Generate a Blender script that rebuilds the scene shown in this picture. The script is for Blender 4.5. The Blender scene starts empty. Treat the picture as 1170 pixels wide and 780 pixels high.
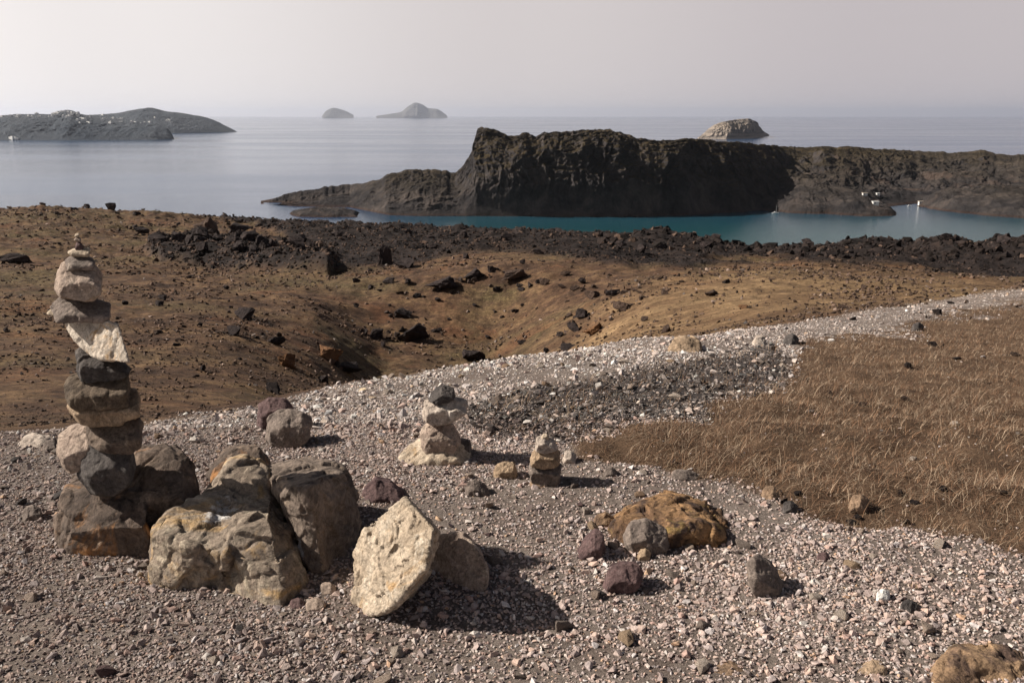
import bpy, bmesh, math, random
import numpy as np
from mathutils import Vector, Matrix

random.seed(7)
rng = np.random.default_rng(7)
scn = bpy.context.scene
col = scn.collection

# ------------------------------------------------------------------ camera / light / world
F = 975.0                       # focal length in pixels of a 1170 px wide frame
HZ = 132.0                      # row of the horizon
PITCH = math.atan((390.0 - HZ) / F)
CZ = 1.6
SEA = CZ - 90.0

cam_d = bpy.data.cameras.new('camera')
cam = bpy.data.objects.new('camera', cam_d)
col.objects.link(cam)
cam.location = (0, 0, CZ)
cam.rotation_euler = (math.pi/2 - PITCH, 0, 0)
cam_d.sensor_width = 36
cam_d.lens = 36*F/1170.0
cam_d.clip_start = 0.05
cam_d.clip_end = 300000
scn.camera = cam

SUN_AZ = math.radians(84)       # to the left of the view
SUN_EL = math.radians(35)
sd = Vector((-math.sin(SUN_AZ)*math.cos(SUN_EL), math.cos(SUN_AZ)*math.cos(SUN_EL), math.sin(SUN_EL)))
sun_d = bpy.data.lights.new('sun', 'SUN')
sun_d.energy = 5.0
sun_d.angle = math.radians(0.6)
sun_d.color = (1.0, 0.92, 0.82)
sun = bpy.data.objects.new('sun', sun_d)
col.objects.link(sun)
sun.rotation_euler = sd.to_track_quat('Z', 'Y').to_euler()
sun.location = (-20, 8, 30)

world = bpy.data.worlds.new('World')
scn.world = world
world.use_nodes = True
wn = world.node_tree; wn.nodes.clear()
def N(t, ty, **kw):
    n = t.nodes.new(ty)
    for k, v in kw.items():
        setattr(n, k, v)
    return n
sky = N(wn, 'ShaderNodeTexSky', sky_type='NISHITA', sun_disc=False)
sky.sun_elevation = SUN_EL
sky.sun_rotation = -SUN_AZ
sky.air_density = 1.0; sky.dust_density = 4.0; sky.ozone_density = 1.0
hsv = N(wn, 'ShaderNodeHueSaturation'); hsv.inputs['Saturation'].default_value = 1.0; hsv.inputs['Value'].default_value = 0.24
bg = N(wn, 'ShaderNodeBackground'); bg.inputs['Strength'].default_value = 0.10
wo = N(wn, 'ShaderNodeOutputWorld')
L = wn.links.new
# hazy band of air low over the sea: brightest towards the sun, thinning out upwards
wtc = N(wn, 'ShaderNodeTexCoord')
dot = N(wn, 'ShaderNodeVectorMath', operation='DOT_PRODUCT'); dot.inputs[1].default_value = (-math.sin(SUN_AZ), math.cos(SUN_AZ), 0)
L(wtc.outputs['Generated'], dot.inputs[0])
wr = N(wn, 'ShaderNodeValToRGB'); wr.color_ramp.interpolation = 'EASE'
for k_, (p_, c_) in enumerate([(0.36, (.50, .465, .475)), (0.55, (.60, .565, .56)), (0.75, (.78, .75, .735)), (0.93, (1.12, 1.08, 1.04))]):
    e_ = wr.color_ramp.elements[k_] if k_ < 2 else wr.color_ramp.elements.new(p_)
    e_.position = p_; e_.color = (*c_, 1)
mr_ = N(wn, 'ShaderNodeMath', operation='MULTIPLY_ADD'); mr_.inputs[1].default_value = 0.5; mr_.inputs[2].default_value = 0.5
L(dot.outputs['Value'], mr_.inputs[0]); L(mr_.outputs[0], wr.inputs[0])
wm = N(wn, 'ShaderNodeMix', data_type='RGBA', blend_type='MULTIPLY'); wm.inputs[0].default_value = 1; wm.inputs[7].default_value = (7.8, 7.65, 7.65, 1)
L(wr.outputs[0], wm.inputs[6])
sz_ = N(wn, 'ShaderNodeSeparateXYZ'); L(wtc.outputs['Generated'], sz_.inputs[0])
we = N(wn, 'ShaderNodeMapRange', interpolation_type='SMOOTHSTEP'); we.inputs['From Min'].default_value = 0.15; we.inputs['From Max'].default_value = 0.42
L(sz_.outputs['Z'], we.inputs['Value'])
wx = N(wn, 'ShaderNodeMix', data_type='RGBA'); L(we.outputs[0], wx.inputs[0]); L(wm.outputs[2], wx.inputs[6])
L(sky.outputs[0], hsv.inputs['Color']); L(hsv.outputs[0], wx.inputs[7]); L(wx.outputs[2], bg.inputs['Color']); L(bg.outputs[0], wo.inputs['Surface'])

scn.view_settings.view_transform = 'Standard'
scn.view_settings.look = 'None'
scn.view_settings.exposure = 0.52
scn.view_settings.gamma = 1.0
scn.render.engine = 'CYCLES'
scn.cycles.max_bounces = 6
scn.cycles.volume_bounces = 1

# ------------------------------------------------------------------ numpy helpers
def hash3(ix, iy, iz):
    h = (ix.astype(np.int64)*374761393 + iy.astype(np.int64)*668265263 + iz.astype(np.int64)*2147483647*3 + 1274126177) & 0xffffffff
    h = ((h ^ (h >> 13))*1274126177) & 0xffffffff
    h = ((h ^ (h >> 16))*2246822519) & 0xffffffff
    h = h ^ (h >> 15)
    return (h & 0xffffff)/float(0xffffff)

def vnoise(p):
    f = np.floor(p); t = p - f
    t = t*t*t*(t*(t*6-15)+10)
    i = f.astype(np.int64)
    r = 0
    for dx in (0, 1):
        wx = t[:, 0] if dx else 1-t[:, 0]
        for dy in (0, 1):
            wy = t[:, 1] if dy else 1-t[:, 1]
            for dz in (0, 1):
                wz = t[:, 2] if dz else 1-t[:, 2]
                r = r + wx*wy*wz*hash3(i[:, 0]+dx, i[:, 1]+dy, i[:, 2]+dz)
    return r*2-1

def fbm(p, sc=1.0, octv=4, gain=0.5, seed=0.0, ridged=False):
    p = np.asarray(p, float)*sc + np.array([seed*17.3+0.37, seed*7.1+0.71, seed*3.7+0.13])
    a = 1.0; s = 0; tot = 0
    for o in range(octv):
        n = vnoise(p)
        if ridged: n = 1-2*np.abs(n)
        s = s + a*n; tot += a
        a *= gain; p = p*2.03 + 11.7
    return s/tot

def P3(x, y, z=0.0):
    x = np.asarray(x, float)
    return np.stack([x, np.broadcast_to(y, x.shape), np.broadcast_to(z, x.shape)], -1)

def row_tan(py):                # height change per metre of forward distance for an image row
    return np.tan(np.arctan((390.0-np.asarray(py, float))/F) - PITCH)

def pix(px, py, Y):             # the world point seen at pixel (px, py) and forward distance Y
    dz = Y*row_tan(py)
    d = Y*math.cos(PITCH) - dz*math.sin(PITCH)
    return np.array([(px-585.0)/F*d, Y, CZ+dz])

def pchip(xs, ys, xq):
    xs = np.asarray(xs, float); ys = np.asarray(ys, float)   # ys (n, m)
    h = np.diff(xs)[:, None]; dl = np.diff(ys, axis=0)/h
    m = np.zeros_like(ys)
    a, b = dl[:-1], dl[1:]
    w1 = 2*h[1:]+h[:-1]; w2 = h[1:]+2*h[:-1]
    ok = (a*b) > 0
    sa = np.where(ok, a, 1); sb = np.where(ok, b, 1)
    m[1:-1] = np.where(ok, (w1+w2)/(w1/sa+w2/sb), 0)
    m[0] = dl[0]; m[-1] = dl[-1]
    xq = np.clip(xq, xs[0], xs[-1])
    i = np.clip(np.searchsorted(xs, xq, side='right')-1, 0, len(xs)-2)
    H = h[i]; t = ((xq-xs[i])[:, None])/H
    return ((2*t**3-3*t**2+1)*ys[i] + (t**3-2*t**2+t)*H*m[i] + (-2*t**3+3*t**2)*ys[i+1] + (t**3-t**2)*H*m[i+1])

def smooth01(x, a, b):
    t = np.clip((x-a)/(b-a), 0, 1)
    return t*t*(3-2*t)

def polysd(x, y, poly):         # signed distance to a polygon, > 0 inside
    x = np.asarray(x, float); y = np.asarray(y, float)
    d = np.full(x.shape, 1e9); ins = np.zeros(x.shape, bool)
    n = len(poly)
    for i in range(n):
        x0, y0 = poly[i]; x1, y1 = poly[(i+1) % n]
        ex, ey = x1-x0, y1-y0
        t = np.clip(((x-x0)*ex+(y-y0)*ey)/(ex*ex+ey*ey+1e-9), 0, 1)
        d = np.minimum(d, np.hypot(x-x0-t*ex, y-y0-t*ey))
        c = ((y0 > y) != (y1 > y)) & (x < (x1-x0)*(y-y0)/(y1-y0+1e-12)+x0)
        ins ^= c
    return np.where(ins, d, -d)

def mesh_from(name, V, Fc, mat=None, smooth=False, attrs=None):
    V = np.asarray(V, np.float32); Fc = np.asarray(Fc, np.int32)
    k = Fc.shape[1]
    me = bpy.data.meshes.new(name)
    me.vertices.add(len(V)); me.vertices.foreach_set('co', V.ravel())
    me.loops.add(Fc.size); me.loops.foreach_set('vertex_index', Fc.ravel())
    me.polygons.add(len(Fc))
    me.polygons.foreach_set('loop_start', np.arange(0, Fc.size, k, dtype=np.int32))
    me.polygons.foreach_set('loop_total', np.full(len(Fc), k, np.int32))
    me.polygons.foreach_set('use_smooth', np.full(len(Fc), smooth, bool))
    me.update(calc_edges=True)
    if attrs:
        for an, av in attrs.items():
            av = np.asarray(av, np.float32)
            if av.ndim == 1:
                a = me.attributes.new(an, 'FLOAT', 'POINT'); a.data.foreach_set('value', av)
            else:
                a = me.color_attributes.new(an, 'FLOAT_COLOR', 'POINT')
                c = np.ones((len(av), 4), np.float32); c[:, :3] = av[:, :3]
                a.data.foreach_set('color', c.ravel())
    if mat: me.materials.append(mat)
    return me

def link(name, me, parent=None, loc=None):
    o = bpy.data.objects.new(name, me); col.objects.link(o)
    if parent: o.parent = parent
    if loc is not None: o.location = loc
    return o

def tag(o, label=None, cat=None, group=None, kind=None):
    if label: o['label'] = label
    if cat: o['category'] = cat
    if group: o['group'] = group
    if kind: o['kind'] = kind
    return o

def grid_faces(nr, nc):
    i = np.arange(nr*nc).reshape(nr, nc)
    return np.stack([i[:-1, :-1], i[:-1, 1:], i[1:, 1:], i[1:, :-1]], -1).reshape(-1, 4)

# ------------------------------------------------------------------ terrain function
COLS = [-250, 0, 150, 250, 350, 450, 550, 650, 750, 900, 1050, 1170, 1420]
def rows():
    R = []
    def flat(Y): return 390 - F*math.tan(-math.atan(1.6/Y)+PITCH)
    for Y in (1.2, 1.6, 2.2, 3.0):
        R.append((Y, [flat(Y)]*13))
    R += [
     (4.0, [530,525,522,520,517,514,513,512,514,520,526,530,535]),
     (4.6, [495,493,490,486,482,478,475,474,476,482,490,495,500]),
     (5.5, [492,486,477,472,462,452,446,443,446,454,462,468,475]),
     (6.5, [494,490,478,465,446,433,425,422,424,432,441,448,455]),
     (8,   [496,494,486,470,446,430,414,403,403,411,420,428,435]),
     (10,  [492,492,490,478,460,440,420,402,386,392,402,410,416]),
     (14,  [475,475,478,480,475,468,450,424,392,374,378,384,390]),
     (20,  [430,430,436,448,470,482,474,446,396,362,354,356,360]),
     (27,  [385,388,396,406,438,470,466,426,375,345,340,336,338]),
     (36,  [350,352,360,367,392,446,442,394,343,325,325,326,328]),
     (48,  [335,336,338,342,352,390,396,346,315,308,317,322,324]),
     (62,  [318,320,321,324,324,314,302,294,300,298,310,318,322]),
     (85,  [300,298,301,305,300,299,290,286,300,303,314,324,326]),
     (110, [275,272,280,286,284,285,283,286,292,298,301,307,309]),
     (150, [252,250,258,264,271,275,277,279,281,291,291,289,289]),
     (200, [241,241,243,252,263,268,271,274,278,293,288,285,284]),
     (260, [244,244,247,254,264,267,269,273,284,300,294,290,290]),
     (330, [272,272,272,270,270,270,272,282,305,330,320,320,320]),
     (420, [356]*13), (520, [330]*13)]
    return R
RW = rows()
RY = np.log(np.array([r[0] for r in RW])); RT = np.array([r[1] for r in RW], float)
CQ = np.linspace(-250, 1420, 335); LQ = np.linspace(RY[0], RY[-1], 500)
TB = pchip(COLS, RT.T, CQ).T           # rows x dense cols
TB = pchip(RY, TB, LQ)                 # dense rows x dense cols
def table(px, Y):
    a = (np.clip(px, -250, 1420)+250)/(1420+250)*(len(CQ)-1)
    b = (np.clip(np.log(np.maximum(Y, 1e-3)), RY[0], RY[-1])-RY[0])/(RY[-1]-RY[0])*(len(LQ)-1)
    i = np.clip(a.astype(int), 0, len(CQ)-2); j = np.clip(b.astype(int), 0, len(LQ)-2)
    fa = a-i; fb = b-j
    return (TB[j, i]*(1-fa)+TB[j, i+1]*fa)*(1-fb) + (TB[j+1, i]*(1-fa)+TB[j+1, i+1]*fa)*fb

POLY_GRASS = [(655,515),(720,525),(800,545),(870,570),(950,590),(1050,612),(1170,640),(1420,700),(1420,338),(1170,350),(1050,372),(930,388),(890,415),(900,440),(820,465),(720,482),(640,492)]
POLY_COB = [(520,474),(600,445),(700,425),(800,410),(880,392),(912,415),(905,450),(820,470),(720,487),(640,505),(560,502)]
LAVA_LO = [(270,240),(300,262),(340,282),(374,312),(440,309),(500,294),(560,287),(620,288),(700,299),(780,303),(870,297),(950,303),(1050,311),(1170,324),(1420,330)]
POLY_LAVA = LAVA_LO + [(1420,200),(270,200)]
POLY_OUT = [(165,286),(200,279),(250,277),(300,279),(345,284),(380,294),(380,317),(300,312),(230,306),(185,302)]
EDGE = ([-250,0,150,300,450,600,750,900,1050,1170,1420], [4.4,4.55,4.9,5.7,6.9,8.6,11.5,15.5,23,32,60])

def zones(px, py, X, Y):
    """masks: gravel, grass, cobble, lava"""
    nz = fbm(P3(X, Y), 0.9, 3, seed=3)
    nzf = fbm(P3(X/np.maximum(Y, 1)*12, np.log(np.maximum(Y, 1))*9), 1.0, 4, seed=5)
    pxn = px + nzf*14; pyn = py + nzf*7
    eY = np.interp(px, *EDGE)*(1+0.10*nzf)
    gravel = 1-smooth01(Y/eY, 0.94, 1.06)
    gr = smooth01(polysd(pxn+nzf*16, pyn+nzf*9+12*fbm(P3(X, Y), 4.5, 3, seed=77), POLY_GRASS), -7, 9)*(Y < 45)
    co = smooth01(polysd(pxn, pyn, POLY_COB), -6, 10)*(Y < 30)*gravel
    lv = smooth01(polysd(pxn, pyn, POLY_LAVA), -2, 3)*(Y > 55)
    lo = smooth01(polysd(pxn, pyn, POLY_OUT), -3, 3)*(Y > 55)
    lv = np.maximum(lv, lo)
    # rocky shore at the far edge of the land
    lv = np.maximum(lv, smooth01(Y + 30*nzf - np.clip((300-px)*.6, 0, 60), 215, 235))
    gr = gr*(Y < eY*1.05) if False else gr
    gravel = gravel*(1-gr)
    return gravel, gr, co*(1-gr*0.7), lv

def pxpy(X, Y, z):
    d = Y*math.cos(PITCH) - (z-CZ)*math.sin(PITCH)
    return 585 + F*X/d, 390 - F*((z-CZ)*math.cos(PITCH) + Y*math.sin(PITCH))/d

RIDGE = [(690,275),(725,270),(745,263),(758,262),(772,268),(800,277),(815,282),(850,287),(887,289),(930,286),(960,283),(985,279),(998,277),(1012,281),(1040,282),(1060,277),(1082,274),(1098,279),(1112,284),(1122,278),(1134,274),(1150,277),(1170,276),(1420,272)]
def ground(X, Y, full=False):
    X = np.atleast_1d(np.asarray(X, float)); Y = np.atleast_1d(np.asarray(Y, float))
    Yc = np.maximum(Y, 1.2)
    z = np.full(X.shape, 0.0)
    d = Yc*math.cos(PITCH)+0.4
    for _ in range(4):
        px = 585 + F*X/d
        py = table(px, Yc)
        dz = Yc*row_tan(py)
        d = Yc*math.cos(PITCH) - dz*math.sin(PITCH)
    z = CZ + dz
    z = np.where(Y < 1.2, 0.0, z)
    g, gr, co, lv = zones(px, py, X, Yc)
    p = P3(X, Yc)
    far = smooth01(Yc, 5, 30)
    rt = np.interp(px, *zip(*RIDGE)) + 4.5*fbm(P3(px*.05, Yc*.05), 1, 4, gain=.6, seed=19)
    zr = CZ + Yc*row_tan(rt)
    z = z + np.maximum(zr-z, 0)*np.exp(-((np.log(Yc)-math.log(150))/.13)**2)*smooth01(px, 690, 730)
    z = z + 0.018*fbm(p, 2.2, 4, seed=1)*(1-far*0.5)
    z = z + smooth01(Yc, 14, 40)*0.007*Yc*fbm(p, .045, 3, seed=14) + far*(0.0065*Yc)*fbm(p, 0.13, 6, gain=0.55, seed=2)
    z = z + far*(0.0042*Yc)*fbm(p*np.array([1, .8, 1]), 0.7, 4, gain=.62, seed=8)*(1-lv)
    z = z + co*0.03*fbm(p, 9, 3, seed=4) + gr*.045*fbm(p, 3.2, 3, seed=41)
    rl = fbm(p, 0.11, 6, gain=0.6, seed=6, ridged=True)
    lo_ = smooth01(polysd(px, py, POLY_OUT), -4, 8)
    z = z + lv*(0.0085*Yc)*(rl+0.15) + lo_*lv*1.3 + lv*0.0055*Yc*fbm(p, .5, 4, gain=.68, seed=9)
    z = np.where(Yc > 380, np.minimum(z, SEA-4), z)
    if full: return z, px, py, g, gr, co, lv
    return z

def Yat(px, py, y0=1.3, y1=400):   # forward distance of the first ground point seen at a pixel
    Ys = np.exp(np.linspace(math.log(y0), math.log(y1), 1500))
    t = table(np.full(Ys.shape, float(px)), Ys)
    k = np.argmax(t <= py) if np.any(t <= py) else int(np.argmin(t))
    return float(Ys[k])

# ------------------------------------------------------------------ material helpers
class MT:
    def __init__(s, name, rough=0.9, spec=0.2):
        s.m = bpy.data.materials.new(name); s.m.use_nodes = True
        s.t = s.m.node_tree; s.b = s.t.nodes['Principled BSDF']
        s.b.inputs['Roughness'].default_value = rough
        s.b.inputs['Specular IOR Level'].default_value = spec
        s.tc = N(s.t, 'ShaderNodeTexCoord')
        s.vec = s.tc.outputs['Object']
    def l(s, a, b): s.t.links.new(a, b)
    def noise(s, sc, det=6, rough=0.6, vec=None, dist=0.0, out='Fac'):
        n = N(s.t, 'ShaderNodeTexNoise'); n.inputs['Scale'].default_value = sc
        n.inputs['Detail'].default_value = det; n.inputs['Roughness'].default_value = rough
        n.inputs['Distortion'].default_value = dist
        s.l(vec or s.vec, n.inputs['Vector']); return n.outputs[out]
    def voro(s, sc, feature='F1', vec=None, out='Distance'):
        n = N(s.t, 'ShaderNodeTexVoronoi', feature=feature); n.inputs['Scale'].default_value = sc
        s.l(vec or s.vec, n.inputs['Vector']); return n.outputs[out]
    def mapping(s, scale=(1, 1, 1), rot=(0, 0, 0), loc=(0, 0, 0)):
        n = N(s.t, 'ShaderNodeMapping'); n.inputs['Scale'].default_value = scale
        n.inputs['Rotation'].default_value = rot; n.inputs['Location'].default_value = loc
        s.l(s.vec, n.inputs['Vector']); return n.outputs[0]
    def ramp(s, fac, stops):
        n = N(s.t, 'ShaderNodeValToRGB'); e = n.color_ramp.elements
        while len(e) < len(stops): e.new(0.5)
        for k, (p, c) in enumerate(stops):
            e[k].position = p
            e[k].color = (c, c, c, 1) if isinstance(c, (int, float)) else (*c, 1)
        s.l(fac, n.inputs[0]); return n.outputs[0]
    def mix(s, fac, a, b, blend='MIX'):
        n = N(s.t, 'ShaderNodeMix', data_type='RGBA', blend_type=blend)
        for sock, v in ((n.inputs[0], fac), (n.inputs[6], a), (n.inputs[7], b)):
            if isinstance(v, (int, float)): sock.default_value = v
            elif isinstance(v, tuple): sock.default_value = (*v, 1)
            else: s.l(v, sock)
        return n.outputs[2]
    def math(s, op, a, b=0.0):
        n = N(s.t, 'ShaderNodeMath', operation=op)
        for sock, v in ((n.inputs[0], a), (n.inputs[1], b)):
            if isinstance(v, (int, float)): sock.default_value = v
            else: s.l(v, sock)
        return n.outputs[0]
    def attr(s, name, out='Fac'):
        n = N(s.t, 'ShaderNodeAttribute'); n.attribute_name = name; return n.outputs[out]
    def bump(s, h, strength=0.5, dist=0.01, prev=None):
        n = N(s.t, 'ShaderNodeBump'); n.inputs['Strength'].default_value = strength
        n.inputs['Distance'].default_value = dist
        s.l(h, n.inputs['Height'])
        if prev: s.l(prev, n.inputs['Normal'])
        return n.outputs[0]
    def color(s, c):
        if isinstance(c, tuple): s.b.inputs['Base Color'].default_value = (*c, 1)
        else: s.l(c, s.b.inputs['Base Color'])
    def normal(s, n): s.l(n, s.b.inputs['Normal'])

def rock_mat(name, a, b, c=None, camt=0.5, patch=None, pamt=0.55, sc=1.0, stain=None, veins=0.3, bump=0.6, strata=0.0, stain_col=(.62, .60, .58), off=0):
    """a, b: the two main tones; c: weathering; patch: ochre or lichen patches; stain: (centre, radii) of a pale deposit"""
    m = MT(name, 0.9, 0.25)
    if off: m.vec = m.mapping(loc=(off*3.1, off*1.7, off*2.3))
    n1 = m.noise(4.5*sc, 8, 0.62, dist=0.4)
    cc = m.ramp(n1, [(0.33, a), (0.62, b)])
    if c:
        n2 = m.noise(8*sc, 8, 0.7, dist=0.8)
        cc = m.mix(m.ramp(n2, [(camt-0.03, 0.0), (camt+0.10, 1.0)]), cc, c)
    if patch:
        n3 = m.noise(3.2*sc, 7, 0.65, dist=1.1)
        cc = m.mix(m.ramp(n3, [(pamt-0.02, 0.0), (pamt+0.07, 0.85)]), cc, patch)
    sp = m.noise(60*sc, 4, 0.7)
    cc = m.mix(0.75, cc, m.ramp(sp, [(0.3, 0.55), (0.5, 1.0), (0.72, 1.45)]), 'MULTIPLY')
    cc = m.mix(0.8, cc, m.ramp(m.noise(19*sc, 8, 0.78, dist=.6), [(0.32, 0.5), (0.5, 1.0), (0.68, 1.5)]), 'MULTIPLY')
    n4 = m.noise(5*sc, 5, 0.6, dist=2.2)
    vn = m.ramp(n4, [(0.475, 1.0), (0.497, 1-veins), (0.503, 1-veins), (0.53, 1.0)])
    cc = m.mix(1.0, cc, vn, 'MULTIPLY')
    if stain:
        (sx, sy, sz), (rx, ry, rz) = stain
        mp = N(m.t, 'ShaderNodeMapping', vector_type='TEXTURE')
        mp.inputs['Location'].default_value = (sx, sy, sz); mp.inputs['Scale'].default_value = (rx, ry, rz)
        m.l(m.tc.outputs['Object'], mp.inputs['Vector'])
        ln = N(m.t, 'ShaderNodeVectorMath', operation='LENGTH'); m.l(mp.outputs[0], ln.inputs[0])
        v = m.math('ADD', ln.outputs['Value'], m.math('MULTIPLY', m.math('SUBTRACT', m.noise(28, 6, 0.75), 0.5), 2.6))
        cc = m.mix(m.ramp(v, [(0.55, 0.9), (0.95, 0.0)]), cc, stain_col)
    m.color(cc)
    h1 = m.noise(14*sc, 9, 0.68, dist=0.3)
    h2 = m.voro(22*sc)
    h3 = m.noise(90*sc, 5, 0.7)
    nb = m.bump(h1, bump*1.2, 0.035/sc)
    nb = m.bump(h2, bump*0.35, 0.008/sc, nb)
    nb = m.bump(h3, bump*0.8, 0.004/sc, nb)
    nb = m.bump(vn, 0.4, 0.006/sc, nb)
    if strata:
        st = m.noise(1.0, 6, 0.6, vec=m.mapping((4, 4, 55)))
        nb = m.bump(st, strata, 0.012, nb)
    m.normal(nb)
    return m.m

# ------------------------------------------------------------------ ground materials
def ground_material():
    m = MT('ground_soil', 0.95, 0.15)
    gv, gs, cb, lv = m.attr('gravel'), m.attr('grass'), m.attr('cobble'), m.attr('lava')
    # brown slope
    big = m.noise(0.05, 6, 0.6); mid = m.noise(0.5, 8, 0.65); fin = m.noise(6, 8, 0.72)
    slope = m.ramp(mid, [(0.34, (.036, .021, .014)), (0.48, (.092, .053, .032)), (0.62, (.155, .096, .052))])
    olive = m.ramp(m.noise(0.09, 7, 0.62, dist=.5), [(0.47, 0.0), (0.62, 0.6)])
    slope = m.mix(olive, slope, m.ramp(fin, [(.35, (.06, .047, .022)), (.65, (.14, .11, .052))]))
    slope = m.mix(m.ramp(m.noise(1.6, 8, .75), [(.50, 0.0), (.60, .7)]), slope, (.055, .032, .022))
    red = m.ramp(m.noise(0.16, 6, 0.6, dist=1.0), [(0.55, 0.0), (0.68, 0.6)])
    slope = m.mix(red, slope, (.15, .068, .034))
    slope = m.mix(m.math('MULTIPLY', m.attr('ochre'), 0.85), slope, m.ramp(mid, [(0.36, (.13, .078, .042)), (0.64, (.255, .168, .09))]))
    slope = m.mix(0.9, slope, m.ramp(m.noise(2.2, 9, .8), [(0.34, 0.45), (0.5, 1.0), (0.66, 1.6)]), 'MULTIPLY')
    slope = m.mix(0.8, slope, m.ramp(fin, [(0.28, 0.35), (0.5, 1.0), (0.72, 1.7)]), 'MULTIPLY')
    # gravel bed
    g1 = m.noise(1.3, 6, 0.6); g2 = m.noise(45, 6, 0.75)
    vc = m.voro(55, out='Color')
    grav = m.ramp(g1, [(0.3, (.17, .135, .115)), (0.7, (.27, .225, .195))])
    grav = m.mix(m.ramp(m.noise(2.5, 7, .7), [(.5, 0.0), (.64, .6)]), grav, (.13, .095, .08))
    grav = m.mix(0.85, grav, m.ramp(g2, [(0.25, 0.45), (0.5, 1.0), (0.75, 1.5)]), 'MULTIPLY')
    grs = m.ramp(m.noise(3, 8, 0.7), [(0.3, (.070, .043, .028)), (0.7, (.175, .112, .070))])
    lav = m.ramp(m.noise(0.4, 8, 0.7), [(0.32, (.010, .008, .008)), (0.55, (.026, .019, .017)), (0.75, (.06, .040, .031))])
    cob = m.ramp(g2, [(0.3, (.035, .03, .03)), (0.7, (.10, .085, .08))])
    c = m.mix(gv, slope, grav); c = m.mix(cb, c, cob); c = m.mix(gs, c, grs); c = m.mix(lv, c, lav)
    m.color(c)
    nb = m.bump(m.noise(0.9, 9, 0.7), 0.5, 0.25)
    nb = m.bump(m.noise(7, 8, 0.75), 0.8, 0.05, nb)
    nb = m.bump(m.noise(50, 6, 0.75), 0.8, 0.012, nb)
    m.normal(nb)
    return m.m

# ------------------------------------------------------------------ terrain mesh
us = np.concatenate([-np.linspace(3.0, 0.80, 24)[:-1], np.linspace(-0.80, 0.80, 620), np.linspace(0.80, 3.0, 24)[1:]])
Ys = np.exp(np.linspace(math.log(1.2), math.log(500), 900))
U, YY = np.meshgrid(us, Ys)
pxg = 585+F*U
dzb = YY*row_tan(table(pxg, YY))
XX = U*(YY*math.cos(PITCH)-dzb*math.sin(PITCH))
# strip behind the camera
Yb = np.array([-30., -12, -5, -2, -0.5, 0.3, 0.8])
Xb = np.tile(XX[0]*np.array([1.0])[0], (len(Yb), 1))
Xb = Xb*np.array([12, 6, 3, 1.8, 1.3, 1.1, 1.0])[:, None]
XX = np.vstack([Xb, XX]); YY = np.vstack([np.tile(Yb[:, None], (1, len(us))), YY])
zz, gpx, gpy, mg, mgr, mco, mlv = ground(XX.ravel(), YY.ravel(), True)
och = smooth01(polysd(gpx, gpy, [(610,420),(680,355),(750,318),(860,300),(1050,312),(1170,326),(1420,335),(1420,352),(1170,340),(1000,352),(860,372),(740,395)]), -12, 25)*(YY.ravel() > 12)
V = np.stack([XX.ravel(), YY.ravel(), zz], -1)
M_GROUND = ground_material()
gme = mesh_from('ground', V, grid_faces(*XX.shape), M_GROUND, True,
                {'gravel': mg, 'grass': mgr, 'cobble': mco, 'lava': mlv, 'ochre': och})
tag(link('ground', gme), kind='structure')

# ------------------------------------------------------------------ sea
def sea_material():
    m = MT('sea_water', 0.22, 0.5)
    m.b.inputs['IOR'].default_value = 1.333
    g = N(m.t, 'ShaderNodeNewGeometry'); m.vec = g.outputs['Position']
    sx = N(m.t, 'ShaderNodeSeparateXYZ'); m.l(m.vec, sx.inputs[0])
    band = m.noise(1.0, 5, 0.6, vec=m.mapping((0.0008, 0.0035, 1)))
    shallow = m.ramp(m.math('MULTIPLY', sx.outputs['Y'], 0.001), [(0.50, 1.0), (0.70, 0.75), (0.98, 0.0)])
    xm = m.ramp(m.math('ADD', m.math('MULTIPLY', sx.outputs['X'], 0.001), 0.5), [(0.32, 0.0), (0.46, 1.0)])
    sh = m.math('MULTIPLY', shallow, xm)
    deep = m.ramp(band, [(0.35, (.014, .050, .120)), (0.65, (.022, .064, .140))])
    teal = m.ramp(m.noise(1.0, 4, 0.6, vec=m.mapping((0.006, 0.012, 1))), [(0.35, (.010, .060, .062)), (0.65, (.018, .088, .085))])
    m.color(m.mix(sh, deep, teal))
    r = m.ramp(band, [(0.40, 0.10), (0.60, 0.17)])
    m.l(r, m.b.inputs['Roughness'])
    nb = m.bump(m.noise(1.0, 8, 0.6, vec=m.mapping((0.12, 0.2, 1))), 0.40, 1.3)
    m.normal(nb)
    return m.m
R = 80000.0
sv = [(-R, 300, SEA), (R, 300, SEA), (R, R, SEA), (-R, R, SEA), (-R, -R/8, SEA), (R, -R/8, SEA)]
sme = mesh_from('sea', [(-R, -8000, SEA), (R, -8000, SEA), (R, R, SEA), (-R, R, SEA)], [(0, 1, 2, 3)], sea_material())
tag(link('sea', sme), kind='structure')

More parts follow.
